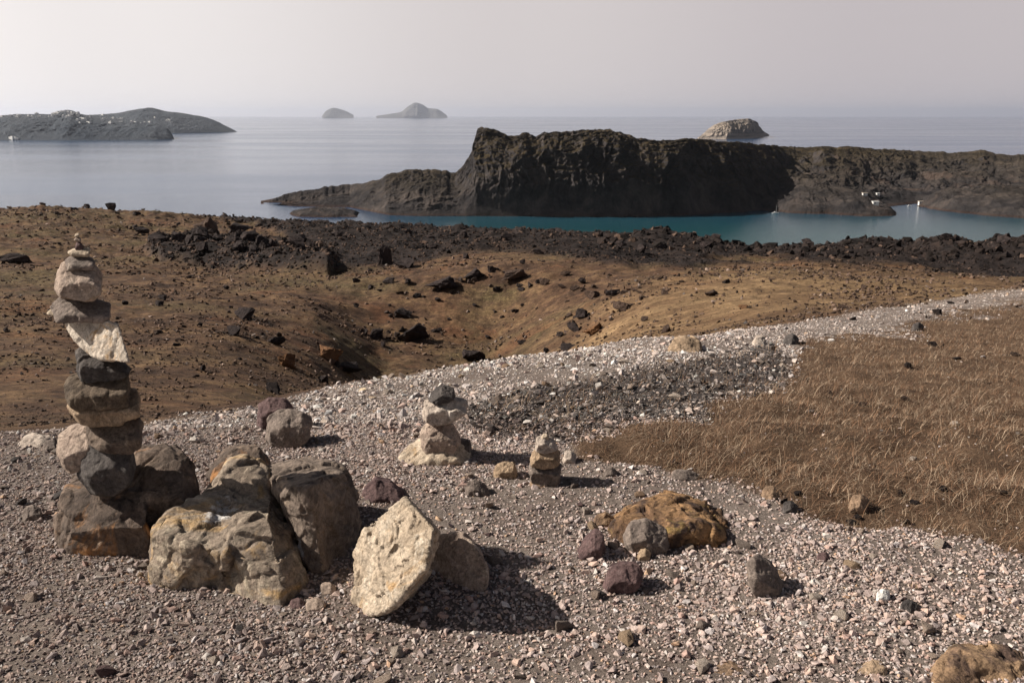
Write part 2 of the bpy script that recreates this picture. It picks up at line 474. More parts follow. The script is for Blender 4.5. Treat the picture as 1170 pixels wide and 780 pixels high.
# ------------------------------------------------------------------ headland across the bay
def island_mesh(name, top, base, W, mat, ncol=700, nfront=110, nback=40, gully=0.35, gs=0.02, back=1.0, zn=0.05, kcl=2.2, top_back=None, seed=1, flatY=None, bias=0.0, back_z=0.75, jit=0.0, rel=None):
    pxs = np.linspace(base[0][0], base[-1][0], ncol)
    sm = lambda l: pchip([a[0] for a in l], np.array([[a[1]] for a in l], float), pxs)[:, 0]
    yt = sm(top) + jit*(1.6*fbm(P3(pxs, 0), .10, 3, seed=seed) + .9*fbm(P3(pxs, 0), .45, 3, seed=seed+1)); yb = np.interp(pxs, *zip(*base))
    dzs = SEA-CZ
    Yb_ = dzs/row_tan(yb) if flatY is None else np.full(ncol, flatY)
    Wc = sm(W)
    kc = np.interp(pxs, *zip(*kcl)) if isinstance(kcl, list) else np.full(ncol, kcl)
    Yt = Yb_+Wc
    zt = np.maximum(CZ+Yt*row_tan(yt), SEA+0.3)
    t = np.concatenate([np.linspace(-0.04, 1, nfront), 1+np.linspace(0, 1, nback+1)[1:]**1.5*back])
    T, I = np.meshgrid(t, np.arange(ncol), indexing='ij')
    Yg = Yb_[I]+T*Wc[I]
    H = (zt-SEA)[I]
    tf = np.clip(T, 0, 1)
    s = 1-(1-tf)**kc[I]
    bk = np.clip((T-1)/back, 0, 1)
    z = SEA + H*s*(1-(1-back_z)*np.clip(bk/.75, 0, 1)) - smooth01(bk, .75, 1)*(H*back_z+6)
    z = np.where(T < 0, SEA-4, z)
    ends = smooth01(I/(ncol-1), 0, 0.02)*smooth01(1-I/(ncol-1), 0, 0.02)
    d = Yg*math.cos(PITCH)+(CZ-z)*math.sin(PITCH)
    X = (pxs[I]-585)/F*d
    q = np.stack([X.ravel(), Yg.ravel(), z.ravel()], -1)
    g = fbm(q*np.array([1, .5, .22]), gs, 5, gain=.55, seed=seed, ridged=True)
    n = fbm(q, gs*1.7, 6, gain=.58, seed=seed+3)
    m1 = (smooth01(T, 0.0, 0.15)*(1-smooth01(T, 0.8, 1.0)*.6)).ravel()
    Hs = H.ravel(); Hn = np.maximum(Hs, 24)*ends.ravel()
    hf = fbm(q*np.array([1, 1, .6]), gs*5, 5, gain=.62, seed=seed+7, ridged=True)
    h2 = fbm(q*np.array([1, 1, .7]), gs*13, 4, gain=.6, seed=seed+9, ridged=True)
    yo = q[:, 1] - Hn*gully*(g+.34*hf+.14*h2)*m1
    zo = q[:, 2] + Hn*zn*(n+.75*hf+.4*h2)*smooth01(T, .02, .2).ravel()*ends.ravel()
    zo += bias
    if rel: zo += Hn*np.interp(pxs, *zip(*rel))[I].ravel()*(fbm(q*np.array([1, .8, .3]), .011, 4, gain=.55, seed=seed+15, ridged=True)-.75)*smooth01(T, .03, .3).ravel()*(1-smooth01(T, .75, 1.0)).ravel()
    Vv = np.stack([q[:, 0]+Hs*gully*.4*n*m1, yo, zo], -1)
    return mesh_from(name, Vv, grid_faces(*T.shape), mat, True, {'hfrac': np.clip((zo-SEA)/np.maximum(Hs, 1), 0, 1.2), 'back': T.ravel()})

def headland_mat():
    m = MT('headland_rock', 0.95, 0.1)  # cliff tones lightened in the colour itself to suggest haze
    g = N(m.t, 'ShaderNodeNewGeometry'); m.vec = g.outputs['Position']
    sn = N(m.t, 'ShaderNodeSeparateXYZ'); m.l(g.outputs['Normal'], sn.inputs[0])
    sp = N(m.t, 'ShaderNodeSeparateXYZ'); m.l(g.outputs['Position'], sp.inputs[0])
    n = m.noise(0.03, 9, 0.7, dist=.5)
    rock = m.ramp(n, [(0.32, (.026, .025, .028)), (0.5, (.068, .060, .059)), (0.7, (.17, .138, .12))])
    veg = m.ramp(m.noise(0.05, 8, 0.7), [(0.3, (.028, .022, .015)), (0.5, (.07, .053, .031)), (0.7, (.15, .112, .065))])
    up = m.math('ADD', sn.outputs['Z'], m.math('MULTIPLY', m.math('SUBTRACT', m.noise(0.02, 6, .65), .5), .9))
    hi = m.ramp(m.math('MULTIPLY', m.math('SUBTRACT', sp.outputs['Z'], SEA), 0.01), [(0.10, 0.0), (0.45, 1.0)])
    f = m.math('MULTIPLY', m.ramp(up, [(0.62, 0.0), (0.85, 1.0)]), hi)
    c = m.mix(f, rock, veg)
    tan = m.ramp(m.noise(0.012, 7, .65, dist=1.0), [(0.56, 0.0), (0.66, .7)])
    c = m.mix(m.math('MULTIPLY', tan, m.attr('tan')), c, (.17, .12, .095))
    wl = m.ramp(m.math('MULTIPLY', m.math('SUBTRACT', sp.outputs['Z'], SEA), 0.1), [(0.05, 1.0), (0.25, 0.0)])
    c = m.mix(m.math('MULTIPLY', wl, 0.5), c, (.09, .045, .03))
    m.color(c)
    nb = m.bump(m.noise(0.06, 9, .75, vec=m.mapping((1, 1, .5))), 1.0, 14.0)
    nb = m.bump(m.voro(0.12), .7, 6.0, nb)
    nb = m.bump(m.noise(0.5, 7, .75), 1.0, 2.0, nb)
    m.normal(nb)
    return m.m
M_HEAD = headland_mat()
top = [(298,234),(310,229),(330,221),(380,213),(430,206),(450,198),(480,194),(508,194),(518,198),(533,184),(541,168),(545,150),(552,147),(570,150),(583,156),(600,153),(612,157),(625,153),(650,153),(690,149),(710,151),(730,158),(760,161),(800,160),(850,164),(900,168),(960,168),(1000,170),(1050,173),(1100,175),(1120,172),(1140,177),(1170,176),(1420,180)]
base = [(298,233),(340,236),(400,237),(445,246),(480,247),(560,247),(700,248),(780,246),(850,242),(880,239),(960,241),(1000,238),(1045,233),(1100,236),(1170,240),(1420,250)]
W = [(298,15),(340,60),(430,110),(500,130),(540,150),(560,110),(700,90),(800,100),(860,200),(900,330),(1000,420),(1170,480),(1420,520)]
KC = [(298,1.5),(450,2.6),(520,3.2),(545,5),(560,4.6),(780,4.0),(850,2.4),(900,1.6),(1420,1.5)]
hme = island_mesh('headland', top, base, W, M_HEAD, ncol=1100, nfront=170, gully=.30, gs=.018, kcl=KC, jit=1.0, rel=[(298,.35),(500,.3),(550,.12),(840,.1),(900,.42),(1420,.42)], zn=.032, back=1.6, back_z=.05, seed=4)
co_ = np.empty(len(hme.vertices)*3, np.float32); hme.vertices.foreach_get('co', co_); co_ = co_.reshape(-1, 3)
hp, _ = pxpy(co_[:, 0], co_[:, 1], co_[:, 2])
ta = hme.attributes.new('tan', 'FLOAT', 'POINT'); ta.data.foreach_set('value', smooth01(hp, 840, 900).astype(np.float32)*0.9)
tag(link('headland', hme), kind='structure')

# low lava tongue with a landing place in front of the right part of the headland
def mound(name, outline, mat, zprof, n=220, ns=.03, seed=2, amp=1.0, kind='structure'):
    """outline: shore outline in pixels on the sea surface; height rises inward from the shore"""
    pts = []
    for (px, py) in outline:
        Y = (SEA-CZ)/row_tan(py); p = pix(px, py, Y); pts.append((p[0], p[1]))
    xs = [p[0] for p in pts]; ys_ = [p[1] for p in pts]
    gx = np.linspace(min(xs)-8, max(xs)+8, n); gy = np.linspace(min(ys_)-8, max(ys_)+8, n)
    GX, GY = np.meshgrid(gx, gy)
    sdv = polysd(GX.ravel(), GY.ravel(), pts)
    p = P3(GX.ravel(), GY.ravel())
    sdv = sdv + 9*amp*fbm(p, ns, 4, seed=seed+1)
    rg = fbm(p, ns*1.3, 6, gain=.6, seed=seed, ridged=True)
    z = SEA + np.interp(sdv, *zip(*zprof)) + np.clip(sdv/15, 0, 1)*amp*6*rg
    Vv = np.stack([GX.ravel(), GY.ravel(), z], -1)
    me = mesh_from(name, Vv, grid_faces(n, n), mat, True, {'tan': np.full(len(Vv), .8)})
    return tag(link(name, me), kind=kind)
mound('lava_tongue', [(868,240),(900,243),(945,245),(985,247),(1018,246),(1022,241),(1015,236),(985,226),(930,222),(880,226)], M_HEAD, [(-30,-5),(0,0),(6,5),(30,12),(70,17)], seed=3)
mound('lava_spit', [(1048,236),(1085,242),(1120,246),(1170,250),(1420,262),(1420,232),(1170,226),(1090,226),(1050,230)], M_HEAD, [(-30,-5),(0,0),(5,5),(25,12),(60,16)], seed=8)
mound('islet', [(330,244),(350,241.5),(380,241),(412,243),(408,248),(370,248.5),(340,248)], M_HEAD, [(-30,-5),(0,0),(3,2.2),(12,4.5)], ns=.06, amp=.32, seed=12)

# ------------------------------------------------------------------ far islands
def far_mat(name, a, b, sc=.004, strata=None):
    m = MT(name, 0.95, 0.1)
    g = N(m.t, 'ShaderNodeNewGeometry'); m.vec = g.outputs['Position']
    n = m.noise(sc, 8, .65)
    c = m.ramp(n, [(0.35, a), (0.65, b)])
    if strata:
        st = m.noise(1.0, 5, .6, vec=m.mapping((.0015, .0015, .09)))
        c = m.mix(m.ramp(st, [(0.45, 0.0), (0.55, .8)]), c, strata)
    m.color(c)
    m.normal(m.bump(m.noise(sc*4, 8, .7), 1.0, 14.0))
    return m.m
M_FAR = far_mat('far_island_rock', (.034, .044, .058), (.085, .095, .108))  # blue cast of distance haze mixed into this rock colour
M_HOR = far_mat('haze_paled_rock', (.10, .10, .105), (.17, .165, .16), .001)  # horizon islands: distance haze put into the rock colour as a paler grey
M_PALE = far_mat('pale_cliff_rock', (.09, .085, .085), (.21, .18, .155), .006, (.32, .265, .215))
link_i = lambda n, me: tag(link(n, me), kind='structure')
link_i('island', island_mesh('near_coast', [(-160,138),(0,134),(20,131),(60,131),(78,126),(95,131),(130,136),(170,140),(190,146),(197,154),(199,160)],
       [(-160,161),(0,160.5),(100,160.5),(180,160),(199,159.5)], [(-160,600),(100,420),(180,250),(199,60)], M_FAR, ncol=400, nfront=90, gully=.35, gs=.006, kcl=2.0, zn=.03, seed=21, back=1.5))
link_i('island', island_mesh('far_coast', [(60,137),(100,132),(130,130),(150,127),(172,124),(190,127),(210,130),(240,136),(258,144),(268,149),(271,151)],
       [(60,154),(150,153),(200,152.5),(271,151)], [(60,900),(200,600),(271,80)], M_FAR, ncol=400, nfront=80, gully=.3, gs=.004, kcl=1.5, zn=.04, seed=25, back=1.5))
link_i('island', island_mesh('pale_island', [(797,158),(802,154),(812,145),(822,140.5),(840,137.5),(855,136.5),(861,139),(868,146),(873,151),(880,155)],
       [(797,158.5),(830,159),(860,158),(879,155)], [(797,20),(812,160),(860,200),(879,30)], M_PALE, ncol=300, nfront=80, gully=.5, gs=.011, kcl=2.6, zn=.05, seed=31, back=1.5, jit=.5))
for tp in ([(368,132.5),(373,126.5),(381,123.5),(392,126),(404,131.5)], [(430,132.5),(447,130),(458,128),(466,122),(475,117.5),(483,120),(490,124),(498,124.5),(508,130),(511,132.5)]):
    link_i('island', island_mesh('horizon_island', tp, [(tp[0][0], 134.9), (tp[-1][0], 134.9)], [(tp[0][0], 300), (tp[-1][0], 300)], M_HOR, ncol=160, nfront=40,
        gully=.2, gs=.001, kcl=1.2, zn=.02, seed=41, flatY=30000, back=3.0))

# ------------------------------------------------------------------ haze
hz = MT('haze_air')
hz.t.nodes.remove(hz.b)
pv = N(hz.t, 'ShaderNodeVolumePrincipled')
pv.inputs['Color'].default_value = (.86, .90, 1.0, 1)
pv.inputs['Density'].default_value = 2.0e-5
pv.inputs['Anisotropy'].default_value = 0.5
hz.l(pv.outputs[0], hz.t.nodes['Material Output'].inputs['Volume'])
bm = bmesh.new(); bmesh.ops.create_cube(bm, size=1)
hme_ = bpy.data.meshes.new('haze'); bm.to_mesh(hme_); bm.free(); hme_.materials.append(hz.m)
ho = link('haze', hme_); ho.scale = (R*2.1, R+8000+4000, 632); ho.location = (0, (R-8000)/2, SEA - 12 + 316)
tag(ho, 'pale sea haze over the whole bay', 'haze', kind='stuff')

# ------------------------------------------------------------------ rocks
def hull_bm(groups):
    bm = bmesh.new()
    for pts in groups:
        vs = [bm.verts.new(p) for p in pts]
        r = bmesh.ops.convex_hull(bm, input=vs)
        dead = [g for g in r['geom_interior'] if isinstance(g, bmesh.types.BMVert)] + [g for g in r['geom_unused'] if isinstance(g, bmesh.types.BMVert)]
        dead = list({v for v in dead if v.is_valid})
        bmesh.ops.delete(bm, geom=dead, context='VERTS')
    bmesh.ops.recalc_face_normals(bm, faces=bm.faces)
    return bm

_tmp = bpy.data.objects.new('tmp', bpy.data.meshes.new('tmp')); col.objects.link(_tmp)
_rm = _tmp.modifiers.new('r', 'REMESH'); _rm.mode = 'VOXEL'; _rm.adaptivity = 0.0
def remesh(bm, vox):
    me = bpy.data.meshes.new('t'); bm.to_mesh(me); bm.free()
    _tmp.data = me; _rm.voxel_size = vox
    dg = bpy.context.evaluated_depsgraph_get(); dg.update()
    ev = _tmp.evaluated_get(dg); m2 = ev.to_mesh()
    n = len(m2.vertices); V = np.empty(n*3); m2.vertices.foreach_get('co', V); V = V.reshape(-1, 3)
    Fc = np.empty(len(m2.polygons)*4, np.int64); m2.polygons.foreach_get('vertices', Fc); Fc = Fc.reshape(-1, 4)
    ev.to_mesh_clear(); bpy.data.meshes.remove(me) if False else None
    return V, Fc

def vnormals(V, Fc):
    a = V[Fc[:, 2]]-V[Fc[:, 0]]; b = V[Fc[:, 3]]-V[Fc[:, 1]]
    fn = np.cross(a, b); vn = np.zeros_like(V)
    for k in range(4): np.add.at(vn, Fc[:, k], fn)
    return vn/np.maximum(np.linalg.norm(vn, axis=1, keepdims=True), 1e-12)

def lap(V, Fc, it, w=0.5):
    E = np.concatenate([Fc[:, [0, 1]], Fc[:, [1, 2]], Fc[:, [2, 3]], Fc[:, [3, 0]]])
    for _ in range(it):
        s = np.zeros_like(V); c = np.zeros(len(V))
        np.add.at(s, E[:, 0], V[E[:, 1]]); np.add.at(c, E[:, 0], 1)
        np.add.at(s, E[:, 1], V[E[:, 0]]); np.add.at(c, E[:, 1], 1)
        V = V + w*(s/np.maximum(c, 1)[:, None]-V)
    return V

def rockify(groups, res=60, seed=1, chips=10, rough=1.0, soft=1, strata=0.0, chip=0.08, facet=.5):
    """hulls -> one closed stone: plane chips, medium relief, fine relief. Returns V, F"""
    allp = np.array([p for g in groups for p in g]); lo = allp.min(0); hi = allp.max(0)
    size = float(np.max(hi-lo)); ctr = (lo+hi)/2
    V, Fc = remesh(hull_bm(groups), size/res)
    r = np.random.default_rng(seed)
    V = V + (fbm(V-ctr, 2.2/size, 2, seed=seed)[:, None])*vnormals(V, Fc)*size*0.018*rough
    for k in range(chips):
        n = r.normal(size=3); n /= np.linalg.norm(n)
        dd = (V-ctr)@n; mx = dd.max(); lim = mx*(1-chip*r.uniform(.3, 1.3))
        V = V - n*np.maximum(dd-lim, 0)[:, None]*0.92
    def facets(V, ns, amp, sd, slope):
        rr_ = np.random.default_rng(sd)
        S = rr_.uniform(lo-ctr, hi-ctr, (ns, 3))
        q_ = V-ctr; qw = q_ + size*.05*np.stack([fbm(q_, 4/size, 3, seed=sd+k_) for k_ in range(3)], -1)
        D = ((qw[:, None, :]-S[None])**2).sum(-1); i_ = D.argmin(1)
        A_ = rr_.uniform(-1, 1, ns); G_ = rr_.normal(size=(ns, 3))*slope
        return size*amp*A_[i_] + ((q_-S[i_])*G_[i_]).sum(1)
    vn = lap(vnormals(V, Fc), Fc, 3, .6)
    V = V + vn*(np.clip(facets(V, 22, .012, seed+100, .13), -size*.045, size*.02)*min(rough, 1.2)*facet)[:, None]
    V = lap(V, Fc, soft, .3)
    vn = vnormals(V, Fc)
    V = V + vn*(np.clip(facets(V, 150, .005, seed+200, .16), -size*.02, size*.015)*min(rough, 1.2)*facet)[:, None]
    V = lap(V, Fc, 1, .25)
    vn = vnormals(V, Fc)
    q = V-ctr
    a = fbm(q, 5/size, 5, gain=.55, seed=seed+2)
    b = fbm(q, 9/size, 4, gain=.6, seed=seed+5, ridged=True)
    st = np.abs(fbm(q, 3.5/size, 3, seed=seed+9)); cr = np.exp(-(st/0.035)**2)      # cracks
    dsp = size*rough*(0.007*a + 0.005*b - 0.010*cr + .006*fbm(q, 24/size, 4, gain=.6, seed=seed+13))
    if strata:
        w = q[:, 2] + 0.25*q[:, 0] + size*.08*fbm(q, 2/size, 2, seed=seed+11)
        dsp += strata*size*0.012*fbm(P3(w*0, w*22/size), 1, 3, seed=seed)
    V = V + vn*dsp[:, None]
    return V, Fc

def blk(outline, Yc, t, fs=.80, bs=.75, ft=None, extra=(), down=0.22):
    """a hull: outline pixels (px, py[, dy]) on the plane Y=Yc; front and back rings give it thickness t"""
    P = []
    mid = np.array([pix(p[0], p[1], Yc + (p[2] if len(p) > 2 else 0)) for p in outline])
    c = mid.mean(0)
    P += list(mid)
    dh = np.array([c[0], c[1], 0.0]); dh /= np.linalg.norm(dh)
    f = c+(mid-c)*fs - dh*t/2
    b = c+(mid-c)*bs + dh*t/2
    f[:, 2] -= np.where(f[:, 2] > c[2], t*down, 0)
    P += list(f)+list(b)
    for e in extra: P.append(pix(e[0], e[1], Yc+e[2]))
    return [tuple(p) for p in P]

def slab(outline, Yc, t, ax, ay, shift=(6, -2), bs=.85):
    """a slab whose front face is one tilted plane (ax, ay: metres of depth per pixel)"""
    cx = sum(p[0] for p in outline)/len(outline); cy = sum(p[1] for p in outline)/len(outline)
    P = [pix(x, y, Yc+ax*(x-cx)+ay*(y-cy)) for x, y in outline]
    P += [pix(cx+(x-cx)*bs+shift[0], cy+(y-cy)*bs+shift[1], Yc+t+ax*(x-cx)*bs+ay*(y-cy)*bs) for x, y in outline]
    return [tuple(p) for p in P]

def pts3(l, Yc): return [tuple(pix(a, b, Yc+c)) for a, b, c in l]

def stone(name, label, cat, mat, groups, group=None, smooth=True, **kw):
    V, Fc = rockify(groups, **kw)
    lo = V.min(0); hi = V.max(0)
    o0 = np.array([(lo[0]+hi[0])/2, (lo[1]+hi[1])/2, lo[2]])
    me = mesh_from(name, V-o0, Fc, mat, smooth)
    o = link(name, me, loc=tuple(o0))
    tag(o, label, cat, group)
    return o

# materials of the stones
M = {}
M['pink'] = rock_mat('pinkish_grey_stone', (.24, .18, .145), (.42, .33, .265), (.52, .43, .34), .60, None, sc=1.6)
M['grey'] = rock_mat('grey_stone', (.14, .112, .096), (.25, .20, .168), (.36, .295, .24), .62, None, sc=1.6, off=2)
M['dark'] = rock_mat('dark_basalt', (.040, .035, .035), (.095, .082, .075), (.17, .145, .125), .64, None, sc=1.6, off=3)
M['darkb'] = rock_mat('dark_brown_basalt', (.075, .056, .046), (.16, .12, .092), (.26, .195, .14), .64, None, sc=1.5, off=4)
M['pale'] = rock_mat('pale_cream_stone', (.36, .28, .20), (.52, .43, .33), (.60, .53, .43), .58, (.42, .26, .12), .60, sc=1.3, off=5)
M['slab'] = rock_mat('pale_grey_slab', (.34, .28, .235), (.50, .42, .35), (.60, .53, .46), .58, (.40, .22, .09), .60, sc=1.5, off=6)
M['slab2'] = rock_mat('cream_slab_orange', (.44, .37, .30), (.60, .52, .43), (.70, .63, .54), .58, (.46, .26, .09), .57, sc=2.2, off=36)
M['tan'] = rock_mat('tan_stone', (.22, .155, .10), (.38, .275, .185), (.15, .105, .07), .60, None, sc=1.8, off=7)
M['darkt'] = rock_mat('dark_tan_stone', (.075, .055, .040), (.16, .12, .085), (.25, .19, .13), .60, None, sc=1.8, off=27)
M['base'] = rock_mat('dark_boulder_rust', (.065, .050, .042), (.15, .11, .085), (.28, .205, .15), .58, (.36, .17, .06), .57, sc=1.0, off=8)
M['ochre'] = rock_mat('ochre_crusted_boulder', (.17, .12, .085), (.27, .20, .145), (.36, .28, .17), .56, (.36, .20, .07), .54, sc=1.1, off=9)
M['redd'] = rock_mat('purple_red_stone', (.075, .045, .045), (.14, .09, .085), (.22, .16, .15), .62, None, sc=2, off=11)
M['rust'] = rock_mat('orange_rust_rock', (.20, .125, .075), (.34, .225, .135), (.10, .065, .05), .52, (.40, .33, .22), .58, sc=1.2, off=12)
M['white'] = rock_mat('white_pumice', (.60, .57, .53), (.75, .72, .68), sc=2, veins=.1, off=13)
M['brown'] = rock_mat('orange_brown_stone', (.19, .125, .08), (.31, .21, .14), (.14, .10, .075), .56, None, sc=2, off=14)

GP = 'stones stacked in the tall cairn'
YS = 3.02
stone('boulder', 'large dark boulder with rusty left end under the tall leaning cairn', 'boulder', M['base'],
      [blk([(66,588),(72,566),(120,560),(165,560),(175,600),(170,640),(110,645),(68,636)], YS+.02, .34, fs=.95, bs=.9, extra=[(72,562,.12)]),
       blk([(128,596),(140,530),(158,514),(186,510),(207,512),(222,528),(232,552),(224,585),(206,618),(150,640)], YS+.17, .42, fs=.78, bs=.8),
       blk([(72,572),(80,556),(165,548),(180,580),(90,590)], YS+.12, .36, fs=.9, bs=.9)],
      res=95, seed=3, chips=12, rough=1.0)
def sstone(label, mat, outline, t, dy=0., **kw):
    bk = {k: kw.pop(k) for k in ('fs', 'bs', 'extra', 'down') if k in kw}
    kw.setdefault('res', 60); kw.setdefault('facet', .5); kw.setdefault('chip', .05); kw.setdefault('rough', .8)
    return stone('stone', label, 'stone', mat, [blk(outline, YS+dy, t, **bk)], group=GP, **kw)
sstone('round nearly black stone wedged on the base boulder of the tall cairn', M['dark'], [(88,543),(90,520),(104,506),(128,502),(150,510),(156,530),(150,552),(130,566),(104,564)], .20, -.02, seed=5, chips=6, soft=4, fs=.7)
sstone('rounded pinkish stone sticking out left above the black round stone', M['pink'], [(64,516),(66,500),(80,488),(102,482),(112,492),(108,515),(96,532),(78,540),(70,532)], .20, .05, seed=6, chips=6, soft=3, fs=.7)
sstone('smooth dark brown slab above the black round stone in the tall cairn', M['darkb'], [(98,488),(104,480),(130,477),(160,474),(164,484),(160,500),(150,512),(120,510),(100,506)], .22, .0, seed=7, chips=5, soft=3, extra=[(158,474,.06)])
sstone('pale grey brown slab with white right corner in the tall cairn', M['tan'], [(76,464),(80,456),(110,457),(150,456),(158,446),(161,452),(152,470),(138,479),(100,482),(82,477)], .20, .0, seed=8, chips=6, fs=.85)
sstone('brown squared block in the middle of the tall cairn', M['darkt'], [(74,436),(78,431),(110,430),(147,427),(149,445),(147,458),(120,461),(82,463),(76,455)], .20, .0, seed=9, chips=7, fs=.9)
sstone('nearly black wedge stone below the tilted white slab', M['dark'], [(86,398),(92,396),(104,406),(128,410),(142,413),(151,422),(140,428),(110,432),(90,433),(86,420)], .18, .03, seed=10, chips=6, fs=.85)
stone('stone', 'white cream slab tilted down to the right with orange left edge', 'stone', M['slab2'],
      [slab([(68,357),(90,358),(114,364),(136,370),(141,392),(149,415),(124,413),(103,409),(88,394),(76,376)], YS-.09, .20, -.0016, -.0012, shift=(2, -3))], group=GP, res=60, seed=11, chips=3, chip=.03, facet=.4, rough=.6)
sstone('dark grey flat slab with pointed left end below the top block', M['grey'], [(56,350),(68,340),(80,339),(108,344),(127,347),(126,358),(118,365),(88,364),(72,360)], .19, .0, seed=12, chips=6, fs=.85)
sstone('tiny pale pebble poking out under the left tip of the grey slab', M['pale'], [(53,358),(57,354),(64,354),(66,359),(58,361)], .05, .0, seed=13, chips=3, res=20)
sstone('pinkish grey block with bright left facet near the top of the tall cairn', M['pink'], [(62,331),(66,312),(72,299),(92,297),(108,300),(117,314),(115,336),(108,342),(84,341),(66,337)], .22, .0, seed=14, chips=6, fs=.8, chip=.06)
sstone('thin brown plate lying on the top block of the tall cairn', M['grey'], [(72,297),(78,294),(96,292),(108,296),(110,300),(92,302),(76,301)], .14, .0, seed=15, chips=4, res=30)
sstone('small pale flat stone under the pebble tower on the cairn top', M['pale'], [(76,288),(84,284),(92,286),(104,283),(103,287),(94,293),(82,293)], .07, .0, seed=16, chips=3, res=28)
sstone('upright dark pinkish pebble in the tiny tower on the cairn top', M['redd'], [(85,284),(87,277),(91,275),(96,283),(94,287),(87,287)], .03, .0, seed=17, chips=3, res=20)
sstone('small pink pebble second from the very top of the cairn', M['pink'], [(84,274),(87,271),(92,271),(93,276),(88,277)], .022, .0, seed=18, chips=3, res=18)
sstone('tiny topmost pebble of the tall cairn', M['pale'], [(85,270),(86,267),(90,266),(91,270),(88,272)], .018, .0, seed=19, chips=3, res=18)

# the cracked pair of boulders
Y1 = Yat(230, 672); Y2 = Yat(320, 690)
M['big1'] = rock_mat('cracked_boulder_crust', (.17, .13, .10), (.30, .24, .185), (.44, .37, .28), .54, (.42, .27, .12), .53, sc=.95, off=15,
                     stain=((-.02, -.02, .40), (.055, .12, .06)))
b1 = stone('boulder', 'large cracked boulder with ochre and white crust on its lit top', 'boulder', M['big1'],
      [pts3([(170,606,.0),(176,666,-.06),(206,680,-.12),(248,684,-.12),(205,622,-.07),(262,630,-.12),(200,583,.14),(250,556,.30),(290,556,.34),(290,640,.3),(180,640,.3),(176,598,.10),(262,678,-.10),(240,590,.08)], Y1+.10),
       pts3([(196,592,.18),(243,553,.34),(285,550,.38),(312,556,.34),(322,576,.26),(308,590,.0),(264,612,-.08),(250,600,.04),(262,676,-.14),(288,694,-.22),(322,704,-.25),(364,684,-.10),(335,612,.06),(350,650,.30),(230,640,.35),(318,640,-.14)], Y1+.12),
       blk([(238,556),(262,536),(290,532),(306,540),(316,556),(300,580),(250,580)], Y1+.46, .26)],
      res=130, seed=21, chips=8, rough=.9, chip=.03, strata=1.5, facet=.8)
M['big2'] = rock_mat('slab_boulder_streaked', (.13, .10, .08), (.23, .18, .145), (.34, .26, .19), .60, (.36, .19, .08), .66, sc=.9, off=17,
                     stain=((.035, -.20, .22), (.022, .20, .11)))
b2 = stone('boulder', 'tall split boulder with white streak right of the crack', 'boulder', M['big2'],
      [pts3([(322,566,-.02),(338,560,-.08),(352,556,-.08),(378,545,.06),(392,540,.14),(300,537,.34),(330,528,.40),(370,525,.38),(395,535,.34),(404,560,.22),(414,592,.20),(416,628,.18),(398,662,-.02),(374,674,-.16),(356,666,-.14),(334,606,-.06),(400,620,.45),(330,620,.4)], Y1+.24)],
      res=120, seed=23, chips=6, rough=.8, chip=.03, facet=.9)
stone('boulder', 'rough brown boulder behind the cracked pair', 'boulder', M['base'], [blk([(232,560),(236,540),(252,520),(270,512),(296,510),(310,528),(314,548),(290,566)], Yat(270,556)+.12, .30, fs=.8)], res=70, seed=25, chips=8)
# cream pair
Yc_ = Yat(445, 698)
stone('boulder', 'bright cream angular boulder leaning on a grey rock', 'boulder', M['pale'],
      [slab([(401,632),(416,602),(462,569),(496,602),(486,650),(447,694),(420,704),(404,696)], Yc_+.03, .17, -.0024, -.0018, shift=(12, 2), bs=.9)],
      res=120, seed=31, chips=1, rough=.7, chip=.02, facet=.9, soft=0, strata=1.5)
stone('boulder', 'grey rock with shaded left side propped behind the cream boulder', 'boulder', M['pink'],
      [slab([(470,650),(488,618),(505,609),(530,611),(546,628),(558,648),(558,670),(546,694),(506,710),(465,708)], Yc_+.22, .22, -.0022, -.0016, shift=(6, -3))],
      res=100, seed=33, chips=4, chip=.04, rough=.7, facet=.9)

# middle cairn
G2 = 'stones stacked in the middle cairn'; Ym = Yat(495, 531)
def mst(label, mat, outline, t, dy=.13, **kw):
    bk = {k: kw.pop(k) for k in ('fs', 'bs', 'extra', 'down') if k in kw}
    kw.setdefault('res', 55); kw.setdefault('facet', .6); kw.setdefault('chip', .06)
    return stone('stone', label, 'stone', mat, [blk(outline, Ym+dy, t, **bk)], group=G2, **kw)
mst('wide cream plate lying on the gravel under the middle cairn', M['pale'], [(449,531),(464,514),(490,502),(520,503),(540,516),(536,527),(500,536),(455,535)], .24, .10, seed=41, chips=6, fs=.95, chip=.05)
mst('small grey stone on the right end of the cream plate', M['grey'], [(517,516),(518,505),(526,502),(537,503),(539,514),(530,520)], .10, .14, seed=42, res=30)
mst('rounded pink block on the cream plate of the middle cairn', M['pink'], [(479,508),(480,490),(488,481),(505,480),(520,486),(527,503),(520,518),(505,527),(488,525)], .17, .10, seed=43, chips=8, fs=.75)
mst('pale wide slab near the top of the middle cairn', M['slab'], [(483,478),(484,458),(505,453),(530,455),(536,460),(528,472),(512,481),(490,483)], .15, .10, seed=44, fs=.85)
mst('dark rounded stone crowning the middle cairn', M['dark'], [(489,457),(494,448),(505,440),(518,443),(521,452),(514,458),(498,460)], .11, .10, seed=45, chips=5, soft=3)
